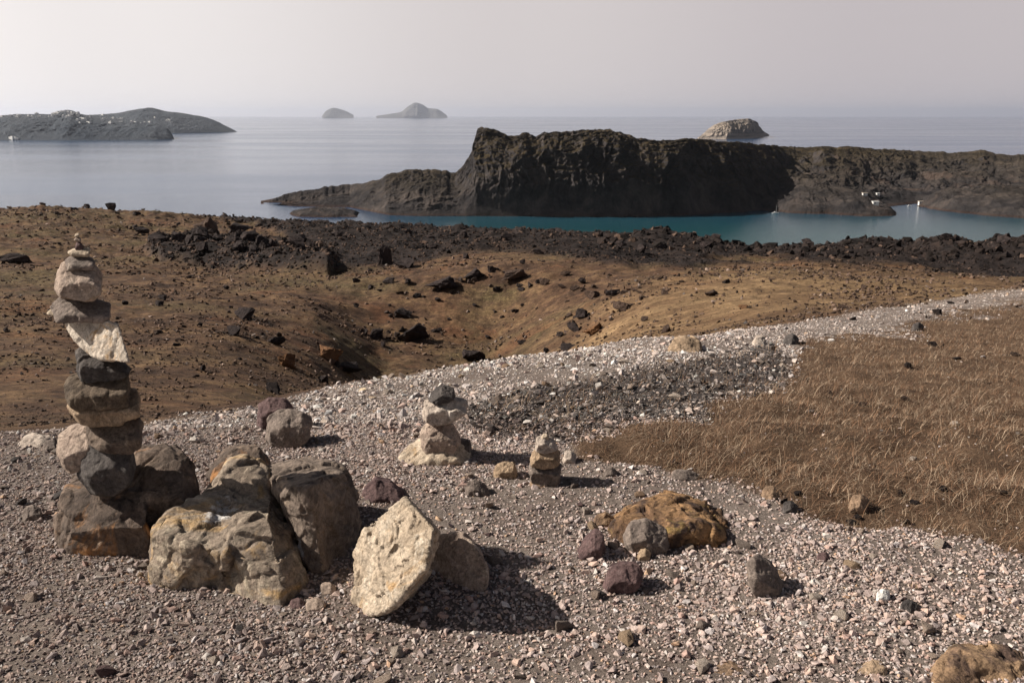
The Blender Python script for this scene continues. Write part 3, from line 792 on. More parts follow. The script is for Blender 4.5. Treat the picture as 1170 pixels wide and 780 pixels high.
# small cairn
G3 = 'stones stacked in the small cairn'; Yn = Yat(622, 560)
def nst(label, mat, outline, t, dy=.10, **kw):
    bk = {k: kw.pop(k) for k in ('fs', 'bs', 'extra', 'down') if k in kw}
    kw.setdefault('res', 45)
    return stone('stone', label, 'stone', mat, [blk(outline, Yn+dy, t, **bk)], group=G3, **kw)
nst('small orange stone under the front of the small cairn', M['brown'], [(604,553),(608,547),(624,549),(634,554),(628,561),(610,560)], .10, .06, seed=51)
nst('dark grey block at the bottom of the small cairn', M['grey'], [(604,532),(607,526),(625,526),(641,530),(641,546),(636,557),(618,558),(606,550)], .13, seed=52, fs=.9)
nst('pale speckled block in the middle of the small cairn', M['tan'], [(605,526),(608,516),(616,510),(632,510),(640,516),(641,529),(622,532),(607,530)], .12, seed=53, fs=.88)
nst('pale grey stone near the top of the small cairn', M['slab'], [(611,513),(613,499),(622,497),(634,503),(638,512),(625,516)], .09, seed=54, fs=.85)
nst('tiny pale pebble on top of the small cairn', M['pale'], [(618,500),(620,496),(625,495),(628,500),(623,503)], .03, seed=55, res=20)

# orange boulder and stones round it
Yo = Yat(765, 640)
M['rust2'] = rock_mat('orange_rust_boulder', (.17, .10, .058), (.34, .20, .095), (.07, .045, .035), .50, (.40, .28, .09), .57, sc=1.1, off=19, stain=((.10, -.16, .05), (.03, .12, .025)))
stone('boulder', 'low wide orange boulder with dark front and mossy left side', 'boulder', M['rust2'],
      [blk([(684,632),(686,612),(705,596),(730,587),(757,580),(780,584),(812,588),(838,600),(852,612),(850,640),(800,650),(740,642),(700,636)], Yo+.30, .42, fs=.92, down=.12, extra=[(705,596,-.12),(800,598,-.2)])],
      res=120, seed=61, chips=14, rough=1.1, facet=.6)
def gstone(label, mat, outline, t, name='rock', cat='rock', group=None, dy=0.0, up=False, **kw):
    bk = {k: kw.pop(k) for k in ('fs', 'bs', 'extra', 'down') if k in kw}
    xs = [p[0] for p in outline]; ys = [p[1] for p in outline]
    Yb = Yat(sum(xs)/len(xs), max(ys))
    kw.setdefault('res', 45)
    kk = 1-(.42 if not up else .12)*float(smooth01(np.array([max(ys)]), 480, 760)[0]); my = (max(ys)+min(ys))/2
    outline = [(p[0], my+(p[1]-my)*kk) for p in outline]; Yb = Yat(sum(xs)/len(xs), my+(max(ys)-my)*(.35+.65*kk))
    ys = [p[1] for p in outline]
    o = [(p[0], p[1]+(3 if p[1] > (max(ys)+min(ys))/2 else 0)) for p in outline]
    return stone(name, label, cat, mat, [blk(o, Yb+t*.42+dy, t, **bk)], group=group, **kw)
gstone('grey brown rock leaning on the front of the orange boulder', M['grey'], [(712,612),(718,598),(738,593),(762,604),(768,618),(758,632),(725,632),(714,626)], .14, seed=62, fs=.8, dy=.0, up=True)
gstone('pinkish rock with flat top left of the orange boulder', M['redd'], [(656,634),(664,620),(680,606),(690,608),(692,626),(686,636),(664,641)], .12, seed=63, up=True)
gstone('purple grey broken stone in front of the orange boulder', M['redd'], [(688,668),(694,648),(712,642),(732,644),(736,654),(724,666),(712,680),(696,678)], .11, seed=64, chips=9, up=True)
gstone('small round tan stone by the foot of the orange boulder', M['tan'], [(727,636),(730,628),(738,625),(744,630),(742,639),(733,641)], .05, seed=65, res=28)
gstone('dark upright triangular stone casting a shadow right of the orange boulder', M['grey'], [(855,664),(853,640),(862,633),(880,644),(896,662),(899,676),(878,684),(860,676)], .12, seed=66, fs=.7, up=True)
gstone('orange lump touching the left end of the orange boulder', M['rust'], [(676,600),(680,588),(692,584),(702,590),(700,604),(684,606)], .08, seed=67, res=30)
# other notable stones
gstone('dark reddish stone perched behind the pink grey block', M['redd'], [(293,484),(295,462),(306,454),(328,456),(336,466),(330,486),(300,490)], .16, seed=71)
gstone('pinkish grey block beside the dark reddish stone on the path edge', M['grey'], [(303,500),(305,476),(318,468),(345,469),(357,478),(354,497),(340,507),(318,510)], .18, seed=72)
gstone('purple black rock lying left of the middle cairn', M['redd'], [(413,573),(416,556),(428,546),(448,550),(466,564),(464,572),(440,577),(424,577)], .16, seed=73, chips=9)
gstone('pale grey wedge stone between the cream boulder and the small cairn', M['grey'], [(531,564),(534,551),(543,546),(556,554),(562,564),(548,569),(536,569)], .08, seed=74)
gstone('brown square stone left of the small cairn', M['tan'], [(563,543),(565,532),(574,527),(588,528),(592,540),(586,547),(570,547)], .09, seed=75)
gstone('flat pale stone on the gravel left of the tall cairn', M['slab'], [(17,509),(26,501),(46,498),(62,501),(60,510),(36,513)], .2, seed=76, fs=.9)
gstone('dark stone touching the flat pale stone on the left', M['grey'], [(47,512),(52,504),(62,502),(68,508),(64,516),(52,517)], .09, seed=77)
gstone('greenish grey stone alone on the gravel at the far left', M['grey'], [(24,590),(28,580),(38,575),(47,580),(48,590),(40,596),(28,595)], .08, seed=78)
gstone('ochre boulder cut off by the bottom right corner', M['rust'], [(1062,770),(1070,748),(1090,738),(1125,742),(1160,750),(1180,768),(1178,800),(1100,802),(1066,790)], .26, seed=79, name='boulder', cat='boulder', res=90)
gstone('dark tan stone at the bottom edge left of the ochre boulder', M['tan'], [(972,776),(980,762),(995,754),(1012,758),(1018,772),(1008,784),(984,786)], .10, seed=80)
gstone('brown flat stone at the bottom edge below the triangular stone', M['brown'], [(806,772),(818,760),(838,757),(850,762),(848,772),(826,780)], .09, seed=81, fs=.9)
gstone('pale topped stone near the bottom with a dark shaded front', M['slab'], [(893,762),(896,752),(908,748),(926,750),(934,758),(926,766),(906,768)], .08, seed=82, fs=.85)
gstone('bright white stone alone on the right gravel', M['white'], [(1000,684),(1002,676),(1009,673),(1017,677),(1017,685),(1008,688)], .05, seed=83, res=30, up=True)
gstone('dark stone right of the bright white stone', M['dark'], [(1026,694),(1030,686),(1042,684),(1050,692),(1044,700),(1032,701)], .06, seed=84, res=30)
gstone('red brown stone on the gravel right of the triangular stone', M['redd'], [(932,640),(934,632),(944,629),(952,638),(950,644),(940,645)], .06, seed=85, res=30)
gstone('pink stone by the right foot of the cracked boulder', M['pink'], [(363,676),(366,666),(378,664),(385,670),(380,681),(370,682)], .06, seed=86, res=30)
gstone('reddish stone in front of the streaked boulder', M['redd'], [(328,692),(332,684),(342,682),(350,688),(346,696),(334,697)], .05, seed=87, res=30)
gstone('grey pink stone between the reddish stone and the cream boulder', M['pink'], [(346,700),(350,684),(362,681),(372,686),(368,698),(356,703)], .06, seed=88, res=30)
gstone('wide flat tan rock embedded in the pale path', M['tan'], [(762,398),(768,389),(782,386),(800,390),(803,398),(790,403),(770,403)], .5, seed=89, fs=.9)
gstone('orange stone at the edge of the dry grass', M['brown'], [(868,568),(872,558),(884,556),(894,562),(892,571),(878,573)], .10, seed=90, res=30)
gstone('dark round stone half hidden by the dry grass edge', M['dark'], [(892,584),(895,574),(904,571),(912,577),(910,586),(900,588)], .07, seed=91, res=30)
gstone('brown hooked stone at the dry grass edge', M['brown'], [(968,582),(972,568),(984,564),(994,572),(990,583),(976,585)], .10, seed=92, res=30)
gstone('long grey stone lying where gravel meets dry grass', M['grey'], [(764,545),(768,538),(784,537),(798,542),(800,549),(780,550)], .08, seed=93, res=30)
gstone('pale block on the gravel right of the small cairn', M['slab'], [(642,524),(645,516),(653,515),(659,520),(657,528),(648,529)], .08, seed=94, res=28)
gstone('small grey block at the lower edge of the dark cobbles', M['grey'], [(688,542),(692,535),(700,533),(706,539),(702,545),(692,546)], .06, seed=95, res=28)
gstone('pale stone on the path left of the dark rock pair', M['slab'], [(858,390),(864,384),(874,385),(876,391),(866,394)], .3, seed=96, res=28)
gstone('dark rock at the right end of the rock pair on the path', M['dark'], [(893,392),(896,385),(906,382),(913,387),(910,392),(900,394)], .3, seed=97, res=28)
gstone('dark boulder at the top edge of the dry grass', M['dark'], [(1040,377),(1043,370),(1050,368),(1056,373),(1052,378)], .3, seed=98, res=28)

bpy.data.objects.remove(_tmp)

ONES = ['', 'first', 'second', 'third', 'fourth', 'fifth', 'sixth', 'seventh', 'eighth', 'ninth', 'tenth', 'eleventh', 'twelfth', 'thirteenth', 'fourteenth', 'fifteenth', 'sixteenth', 'seventeenth', 'eighteenth', 'nineteenth']
TENS = {2: ('twentieth', 'twenty'), 3: ('thirtieth', 'thirty'), 4: ('fortieth', 'forty'), 5: ('fiftieth', 'fifty'), 6: ('sixtieth', 'sixty'), 7: ('seventieth', 'seventy'), 8: ('eightieth', 'eighty')}
def ordinal(n):
    if n < 20: return ONES[n]
    return TENS[n//10][0] if n % 10 == 0 else TENS[n//10][1]+' '+ONES[n % 10]
def rank_labels(objs, what, where):
    """single out look-alikes by their order from the left"""
    objs = sorted(objs, key=lambda o: o.location.x/(o.location.y+1e-6))
    for i, o in enumerate(objs):
        w = 'leftmost' if i == 0 else ('rightmost' if i == len(objs)-1 else ordinal(i+1)+' from left,')
        o['label'] = '%s %s %s' % (w, what, where)
LAND = [('tall leaning cairn', 120, 600), ('cracked boulder', 250, 640), ('streaked slab boulder', 370, 640), ('cream boulder', 440, 680), ('grey propped rock', 520, 680),
        ('middle cairn', 495, 525), ('small cairn', 622, 553), ('orange boulder', 765, 620), ('dark triangular stone', 876, 670), ('bright white stone', 1008, 682), ('ochre corner boulder', 1110, 765),
        ('flat pale left stone', 40, 506), ('reddish stone pair', 325, 495), ('purple black rock', 440, 570), ('flat tan path rock', 782, 396), ('brown flat bottom stone', 828, 770),
        ('purple broken stone', 712, 665), ('lower left corner', 20, 760), ('bottom edge below cream boulder', 440, 770), ('dark tan bottom stone', 995, 770), ('orange grass edge stone', 880, 565), ('greenish left stone', 36, 586)]

# ------------------------------------------------------------------ loose stones (individuals) and gravel (stuff)
def hull_proto(seed, npts=13, flat=.62):
    r = np.random.default_rng(seed)
    p = r.normal(size=(npts, 3)); p /= np.linalg.norm(p, axis=1, keepdims=True)
    p *= r.uniform(.78, 1.05, (npts, 1)); p *= np.array([1.15, .85, flat])*r.uniform(.85, 1.15, 3)
    bm = hull_bm([[tuple(a) for a in p]])
    bmesh.ops.triangulate(bm, faces=bm.faces)
    bm.verts.ensure_lookup_table(); bm.verts.index_update()
    V = np.array([v.co[:] for v in bm.verts]); Fc = np.array([[v.index for v in f.verts] for f in bm.faces]); bm.free()
    return V, Fc
PROTO = [hull_proto(100+i, 9+(i % 5), .5+.06*(i % 5)) for i in range(20)]

def scatter_mesh(name, pos, size, colr, mat, protos, tilt=.5, sink=.25, seed=0, sq=None):
    r = np.random.default_rng(seed); n = len(pos)
    which = r.integers(0, len(protos), n)
    VV, FF, CC = [], [], []; off = 0
    for k, (pv_, pf_) in enumerate(protos):
        id_ = np.where(which == k)[0]
        if not len(id_): continue
        m = len(id_)
        a = r.uniform(0, 2*np.pi, m); tx = r.normal(0, tilt, m); ty = r.normal(0, tilt, m)
        ca, sa = np.cos(a), np.sin(a); cx, sx = np.cos(tx), np.sin(tx); cy, sy = np.cos(ty), np.sin(ty)
        Rz = np.zeros((m, 3, 3)); Rz[:, 0, 0] = ca; Rz[:, 0, 1] = -sa; Rz[:, 1, 0] = sa; Rz[:, 1, 1] = ca; Rz[:, 2, 2] = 1
        Rx = np.zeros((m, 3, 3)); Rx[:, 0, 0] = 1; Rx[:, 1, 1] = cx; Rx[:, 1, 2] = -sx; Rx[:, 2, 1] = sx; Rx[:, 2, 2] = cx
        Ry = np.zeros((m, 3, 3)); Ry[:, 1, 1] = 1; Ry[:, 0, 0] = cy; Ry[:, 0, 2] = sy; Ry[:, 2, 0] = -sy; Ry[:, 2, 2] = cy
        Rm = Rz@Rx@Ry
        v = np.einsum('mij,nj->mni', Rm, pv_)*size[id_][:, None, None]
        v[:, :, 2] += size[id_][:, None]*sink
        v += pos[id_][:, None, :]
        nv = len(pv_)
        VV.append(v.reshape(-1, 3)); CC.append(np.repeat(colr[id_], nv, axis=0))
        FF.append((pf_[None]+(np.arange(m)*nv)[:, None, None]+off).reshape(-1, 3)); off += m*nv
    return mesh_from(name, np.concatenate(VV), np.concatenate(FF), mat, False, {'tone': np.concatenate(CC)})

def tone_mat(name, bump=.5, sc=60, mul=1.0):
    m = MT(name, .92, .2)
    c = m.attr('tone', 'Color')
    c = m.mix(.8, c, m.ramp(m.noise(sc, 5, .7), [(0.3, .6*mul), (0.5, 1.0*mul), (0.7, 1.35*mul)]), 'MULTIPLY')
    m.color(c); m.normal(m.bump(m.noise(sc*1.5, 5, .7), bump, .6/sc))
    return m.m
PAL = np.array([(.20,.165,.15),(.27,.225,.20),(.34,.29,.26),(.155,.125,.115),(.24,.185,.155),(.10,.085,.08),(.30,.22,.175),(.42,.37,.33),(.21,.14,.115),(.30,.19,.11),(.19,.17,.165),(.52,.48,.44)])
PW = np.array([18,18,12,14,14,9,8,5,6,2,12,1.5]); PW = PW/PW.sum()
def palette(n, r, dark=None, light=None):
    c = PAL[r.choice(len(PAL), n, p=PW)]*r.uniform(.85, 1.15, (n, 1))
    c = c*.72 + np.array([.240, .208, .186])*.28
    return c

def img_points(n, px0, px1, y0, y1, r, power=0.0):
    """points spread over the ground between two distances, denser near the viewer"""
    px = r.uniform(px0, px1, n); lo, hi = math.log(y0), math.log(y1)
    Y = np.exp(r.uniform(lo, hi, n)) if power == 0 else (r.uniform(y0**power, y1**power, n))**(1/power)
    dz = Y*row_tan(table(px, Y)); d = Y*math.cos(PITCH)-dz*math.sin(PITCH)
    return (px-585)/F*d, Y

M_GRAV = tone_mat('gravel_stones')
r = np.random.default_rng(11)
PX, PY, SZ, CL = [], [], [], []
def batch(n, y0, y1, smin, smax, ex, power, scale_y=0.0):
    X, Y = img_points(n, -180, 1350, y0, y1, r, power)
    z, px, py, g, gr, co, lv = ground(X, Y, True)
    clump = fbm(P3(X, Y), 1.6, 3, seed=30)
    keep = (r.uniform(size=n) < g*(0.70+.85*clump)+co*.6+gr*.004) 
    s = smin+(smax-smin)*r.uniform(size=n)**ex
    s = s*(1+scale_y*np.maximum(Y-4, 0))
    c = palette(n, r)
    # pale dusty path, dark cobbles
    pale = smooth01(Y, 4.5, 7)*(1-co)
    c = c*(1.92+.30*pale[:, None]-.80*smooth01(Y, 6, 16)[:, None])*np.array([.99, 1, 1.01])
    c = np.minimum(c, .40+.25*c) + .03*pale[:, None]*np.array([1, .97, .95])
    dk = (r.uniform(size=n) < co*.85)
    c[dk] = c[dk]*np.where(r.uniform(size=(dk.sum(), 1)) < .75, .22, .6)
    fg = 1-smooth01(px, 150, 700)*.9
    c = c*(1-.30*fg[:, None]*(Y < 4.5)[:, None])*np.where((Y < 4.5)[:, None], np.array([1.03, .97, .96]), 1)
    k = keep
    PX.append(np.stack([X, Y, z], -1)[k]); SZ.append(s[k]); CL.append(c[k])
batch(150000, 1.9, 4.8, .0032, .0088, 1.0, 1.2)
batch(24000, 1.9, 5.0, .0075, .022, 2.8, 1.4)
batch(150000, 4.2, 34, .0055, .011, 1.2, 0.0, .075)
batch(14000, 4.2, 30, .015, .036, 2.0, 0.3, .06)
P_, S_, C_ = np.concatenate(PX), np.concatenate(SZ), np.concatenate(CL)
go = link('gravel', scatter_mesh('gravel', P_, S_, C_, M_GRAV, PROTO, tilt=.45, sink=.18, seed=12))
tag(go, 'grey and pinkish gravel covering the path and the foreground', 'gravel', kind='stuff')
print('gravel', len(P_))

# individuals
proto_me = []
for i in range(14):
    pv_, pf_ = hull_proto(300+i, 12+(i % 4), .55+.05*(i % 4))
    bm = bmesh.new(); vs = [bm.verts.new(v) for v in pv_]
    for f in pf_: bm.faces.new([vs[j] for j in f])
    bmesh.ops.bevel(bm, geom=bm.edges[:], offset=.06, segments=1, affect='EDGES', clamp_overlap=True)
    bmesh.ops.triangulate(bm, faces=bm.faces)
    bmesh.ops.subdivide_edges(bm, edges=bm.edges[:], cuts=2, use_grid_fill=True)
    bm.verts.ensure_lookup_table()
    A = np.array([v.co[:] for v in bm.verts]); dn = fbm(A, 1.6, 4, seed=50+i)
    for v, d_ in zip(bm.verts, dn): v.co *= (1+.09*d_)
    me = bpy.data.meshes.new('loose_stone'); bm.to_mesh(me); bm.free()
    me.materials.append(M[['pink', 'grey', 'grey', 'pink', 'slab', 'redd', 'tan', 'pink', 'grey', 'dark', 'pink', 'brown', 'grey', 'slab'][i]])
    for p in me.polygons: p.use_smooth = False
    proto_me.append(me)
CW = {0:'pinkish grey',1:'grey',2:'grey',3:'pinkish grey',4:'pale',5:'dark reddish',6:'tan',7:'pinkish grey',8:'grey',9:'nearly black',10:'pinkish grey',11:'orange brown',12:'grey',13:'pale'}
n = 900
X, Y = img_points(n, -60, 1240, 2.05, 7.5, r, .5)
z, px, py, g, gr, co, lv = ground(X, Y, True)
k = 0; cnt = 0; LOOSE = {}
while cnt < 230 and k < n:
    if r.uniform() < g[k]+.1*gr[k]+.3*co[k]:
        i = int(r.integers(0, 14)); s = .016+.026*r.uniform()**2.2
        s *= (1+.10*max(Y[k]-3, 0))
        o = link('loose_stone', proto_me[i], loc=(X[k], Y[k], z[k]+s*.18)); o.scale = (s, s, s*r.uniform(.8, 1.1))
        o.rotation_euler = (r.normal(0, .35), r.normal(0, .35), r.uniform(0, 6.28))
        part = 'near the bottom of the view' if py[k] > 640 else ('among the boulders and cairns' if py[k] > 515 else 'on the path beyond the cairns')
        tag(o, 'small stone', 'stone', 'loose stones on the gravel')
        nm, lx, ly = min(LAND, key=lambda l: (l[1]-px[k])**2+((l[2]-py[k])*1.6)**2)
        ddx, ddy = px[k]-lx, (py[k]-ly)*1.6
        rel_ = ('right of' if ddx > 0 else 'left of') if abs(ddx) > abs(ddy) else ('in front of' if ddy > 0 else 'behind')
        LOOSE.setdefault(('tiny' if s < .024 else ('small' if s < .034 else 'fist sized'), CW[i], rel_, nm), []).append((math.hypot(ddx, ddy), o))
        cnt += 1
    k += 1

for (sz_w, cw, rel_, nm), lst in LOOSE.items():
    lst.sort(key=lambda a: a[0])
    for i, (_, o) in enumerate(lst):
        o['label'] = '%s%s %s loose stone %s the %s' % ('' if len(lst) == 1 else ('nearest ' if i == 0 else ordinal(i+1)+' nearest '), sz_w, cw, rel_, nm)

# ------------------------------------------------------------------ lava blocks
M_LAVA = tone_mat('lava_blocks', .9, 3.0)
r = np.random.default_rng(21)
def lava_batch(n, y0, y1, smin, smax, px0=-60, px1=1300):
    X, Y = img_points(n, px0, px1, y0, y1, r)
    z, px, py, g, gr, co, lv = ground(X, Y, True)
    k = r.uniform(size=n) < lv*(.6+.5*fbm(P3(X, Y), .07, 3, seed=33))
    s = (smin+(smax-smin)*r.uniform(size=n)**2.5)*Y
    c = np.array([.020, .014, .012])*r.uniform(.3, 1.8, (n, 1)) + (r.uniform(size=(n, 1)) < np.clip(.48-(px-450)/1000, .08, .48)[:, None])*np.array([.085, .054, .038])
    return np.stack([X, Y, z], -1)[k], s[k], c[k]
A = [lava_batch(3500, 58, 115, .0018, .0055, 160, 385), lava_batch(1500, 110, 175, .0035, .0085, 680, 1300), lava_batch(150000, 55, 330, .0006, .0020), lava_batch(7000, 60, 330, .0018, .0042)]
LP_ = [hull_proto(500+i, 9+i % 4, .95) for i in range(12)]
P_, S_, C_ = [np.concatenate([a[i] for a in A]) for i in range(3)]
tag(link('lava_field', scatter_mesh('lava_field', P_, S_, C_, M_LAVA, LP_, tilt=.8, sink=.05, seed=22)),
    'jagged dark lava rubble between the brown slope and the bay', 'lava', kind='stuff')
print('lava', len(P_))

# small stones over the brown slope
M_SL = tone_mat('slope_rubble', .6, 10)
X, Y = img_points(170000, -100, 1300, 5, 230, r)
z, px, py, g, gr, co, lv = ground(X, Y, True)
k = r.uniform(size=len(X)) < (1-g)*(1-gr)*(1-lv)*np.clip(.35+.9*fbm(P3(X/Y*8, np.log(Y)*8), 1, 3, seed=44), .05, 1)
s = (.0006+.0030*r.uniform(size=len(X))**3.5)*Y
c = np.array([.10, .066, .048])*r.uniform(.2, 1.7, (len(X), 1)); pl = r.uniform(size=len(X)) < .07; c[pl] = c[pl]*1.6+.07
tag(link('slope_rubble', scatter_mesh('slope_rubble', np.stack([X, Y, z], -1)[k], s[k], c[k], M_SL, PROTO, seed=24)),
    'small brown stones strewn over the dry slope', 'rubble', kind='stuff')

# ------------------------------------------------------------------ boulders on the slope
lav_me = []
for i in range(10):
    pv_, pf_ = hull_proto(700+i, 12, .8)
    bm = bmesh.new(); vs = [bm.verts.new(v) for v in pv_]
    for f in pf_: bm.faces.new([vs[j] for j in f])
    bmesh.ops.subdivide_edges(bm, edges=bm.edges[:], cuts=5, use_grid_fill=True)
    bmesh.ops.triangulate(bm, faces=bm.faces)
    A = np.array([v.co[:] for v in bm.verts]); dn = fbm(A, 1.7, 5, gain=.6, seed=70+i, ridged=True)
    for v, d_ in zip(bm.verts, dn): v.co *= (.95+.30*d_)
    me = bpy.data.meshes.new('lava_boulder'); bm.to_mesh(me); bm.free()
    lav_me.append(me)
def lm(name, a, b):
    m = MT(name, .95, .15); m.color(m.ramp(m.noise(1.7, 7, .7), [(0.35, a), (0.65, b)]))
    m.normal(m.bump(m.noise(5, 8, .7), .9, .2)); return m.m
ML = [lm('lava_dark', (.02, .016, .016), (.06, .045, .042)), lm('lava_brown', (.05, .034, .028), (.12, .08, .06)), lm('lava_orange', (.13, .065, .035), (.26, .14, .07))]
LM2 = []
for mi in range(3):
    for me in lav_me:
        m2 = me.copy(); m2.materials.append(ML[mi]); LM2.append(m2)
DEB = []
def lboulder(px, py, w, h, mi=0, label=None, group=None, ymin=7.0):
    w *= 1.2; h *= 1.3
    Y = Yat(px, py, ymin); p = pix(px, py, Y); z = float(ground(p[0], Y)[0]); d = Y*.97
    o = link('lava_boulder', LM2[mi*10+random.randrange(10)], loc=(p[0], Y, z+h/F*d*.25))
    o.scale = (w/F*d*.5, w/F*d*.5, h/F*d*.62); o.rotation_euler = (random.uniform(-.3, .3), random.uniform(-.3, .3), random.uniform(0, 6.28))
    tag(o, label, 'boulder', group)
    if w > 11: DEB.append((p[0], Y, w/F*d))
    return o
G = 'on the far left crest against the sea'
for (a, b, w, h, m_, l_) in [
    (128,240,12,10,0,'dark block standing highest on the left crest against the sea'),
    (100,242,10,6,0,'low dark block left of the highest block on the left crest'),
    (85,243,9,6,0,'small dark block third from the right on the left crest'),
    (60,243,6,6,0,'small pointed block on the left crest'),
    (36,243,7,5,0,'tiny dark block leftmost on the left crest'),
    (242,268,30,22,1,'big brown lava boulder on the upper left slope'),
    (274,268,24,14,0,'dark lava boulder right of the big brown one on the upper left slope'),
    (162,268,14,10,0,'dark lava rock left of the big brown boulder on the upper slope'),
    (180,272,14,7,0,'low dark lava rock in the row left of the big brown boulder'),
    (18,297,30,13,0,'dark lava lump at the left edge behind the tall cairn'),
    (440,303,14,34,0,'dark lava pinnacle standing in front of the lava field'),
    (465,306,26,14,0,'dark lava block at the right foot of the pinnacle'),
    (280,364,26,14,0,'dark round lava boulder on the middle of the left slope'),
    (188,346,14,8,0,'small dark boulder with pale chip right of the tall cairn'),
    (183,354,12,6,0,'low dark rock just below the small boulder right of the tall cairn'),
    (143,352,8,6,0,'small dark stone on the slope close to the tall cairn'),
    (180,382,13,6,1,'brown stone on the slope above the tall cairn blocks'),
    (266,386,24,12,0,'cluster of dark lava on the slope above the path'),
    (315,396,18,10,0,'dark lava rock halfway down the left crater slope'),
    (328,420,20,18,2,'reddish lava block low on the left crater slope'),
    (376,412,32,18,2,'rusty lava block with overhang low in the crater'),
    (394,424,38,12,0,'long dark lava ledge below the rusty block'),
    (370,437,14,10,0,'dark lava rock by the path under the long ledge'),
    (232,424,8,9,0,'small dark rock low on the left slope'),
    (312,450,20,14,0,'dark lava rock at the edge of the path behind the reddish stone'),
    (540,412,30,12,0,'dark lava mound at the bottom of the crater'),
    (470,392,36,20,0,'dark lava outcrop in the middle of the crater floor'),
    (430,388,18,12,0,'dark rock left of the outcrop on the crater floor'),
    (460,362,22,10,0,'low dark rock on the crater back wall'),
    (505,328,34,14,0,'dark lava cluster under the crater rim on the left'),
    (540,316,24,12,0,'dark lava rock just under the middle of the crater rim'),
    (562,311,10,9,0,'small pointed lava rock on the middle of the crater rim'),
    (588,316,26,14,1,'large lava boulder on the crater rim right of the middle'),
    (445,322,16,7,0,'flat dark rock on the left end of the crater rim'),
    (425,326,9,4,0,'tiny flat rock left of the crater rim'),
    (597,298,8,7,0,'small dark block on the skyline of the crater rim'),
    (622,322,12,9,1,'brown lava rock on the right of the crater rim'),
    (646,308,10,7,1,'small brown rock behind the crater rim on the right'),
    (665,318,7,7,0,'small dark rock alone right of the crater rim'),
    (676,340,20,11,1,'brown lava rock high on the ochre right crater wall'),
    (700,338,14,9,0,'dark lava rock above the ochre right crater wall'),
    (712,352,24,16,1,'rounded brown boulder on the ochre right crater wall'),
    (664,362,22,14,0,'dark lava rock in the middle of the ochre crater wall'),
    (656,378,16,12,0,'dark rock under the middle of the ochre crater wall'),
    (678,378,22,18,2,'bright ochre slab standing on the right crater wall'),
    (640,384,14,8,0,'low dark rock left of the bright ochre slab'),
    (648,398,20,8,0,'long dark rock between ochre slab and path'),
    (624,401,9,8,0,'small dark rock on the path edge under the crater wall'),
    (762,376,14,11,1,'grey boulder on the ochre slope above the path'),
    (831,323,10,6,0,'dark rock high on the ochre slope in the centre right'),
    (812,335,18,6,1,'flat brown rock on the ochre slope in the centre right'),
    (850,353,14,5,2,'orange rock on the ochre slope above the path'),
    (987,328,10,7,1,'pale brown boulder on the slope right of centre'),
    (963,354,11,6,1,'small boulder on the far edge of the path'),
    (1087,346,9,5,0,'dark stone on the far part of the path'),
    (1105,346,8,4,1,'brown stone on the far part of the path'),
    (1070,361,12,8,0,'dark rock at the lower edge of the far path'),
    (974,366,9,5,0,'small dark stone in the middle of the far path')]:
    lboulder(a, b, w, h, m_, l_, ymin=(7.0 if a < 700 else 9.0))
groups = [((175,375),(284,306),40,0,('dark block', 'in the lava ridge on the upper left slope'),(8,22)),
          ((380,1170),(270,296),70,0,('dark block', 'rising from the lava field by the bay'),(5,14)),
          ((400,620),(320,400),34,0,('small dark lava stone', 'inside the crater'),(4,10)),
          ((0,330),(300,440),26,0,('small dark stone', 'on the left slope'),(3,8)),
          ((640,760),(325,392),26,1,('small brown stone', 'on the ochre crater wall'),(4,10)),
          ((150,420),(246,262),30,0,('dark lava stone', 'near the upper left skyline'),(4,10))]
for (x0, x1), (y0, y1), cnt, mi, (what, where), (s0, s1) in groups:
    made = []
    for _ in range(cnt):
        a = random.uniform(x0, x1); b = random.uniform(y0, y1); w = random.uniform(s0, s1)
        if mi == 0 and y0 == 284: b = 284+(a-175)*.055+random.uniform(0, 16)
        made.append(lboulder(a, b, w, w*random.uniform(.5, .85), mi, 'x', what+'s '+where, ymin=12))
    rank_labels(made, what, where)

made = [lboulder(random.uniform(880, 1165), random.uniform(395, 600), random.uniform(5, 14), random.uniform(3, 8), random.choice([0, 0, 1]), 'x', 'dark stones lying in the dry grass', ymin=3.0) for _ in range(26)]
rank_labels(made, 'dark stone', 'lying in the dry grass')
DX, DY, DS = [], [], []
for (x, y, w) in DEB:
    for _ in range(int(6+w*4)):
        a = random.uniform(0, 6.28); q = w*abs(random.gauss(.35, .45))
        DX.append(x+math.cos(a)*q*1.5); DY.append(y+math.sin(a)*q); DS.append(w*(.03+.13*random.random()**2.5))
DX, DY, DS = np.array(DX), np.array(DY), np.array(DS)
tag(link('boulder_debris', scatter_mesh('boulder_debris', np.stack([DX, DY, ground(DX, DY)], -1), DS, np.array([.05, .036, .03])*r.uniform(.4, 2.2, (len(DX), 1)), M_LAVA, LP_, seed=29)),
    'dark broken debris lying round the lava boulders', 'debris', kind='stuff')

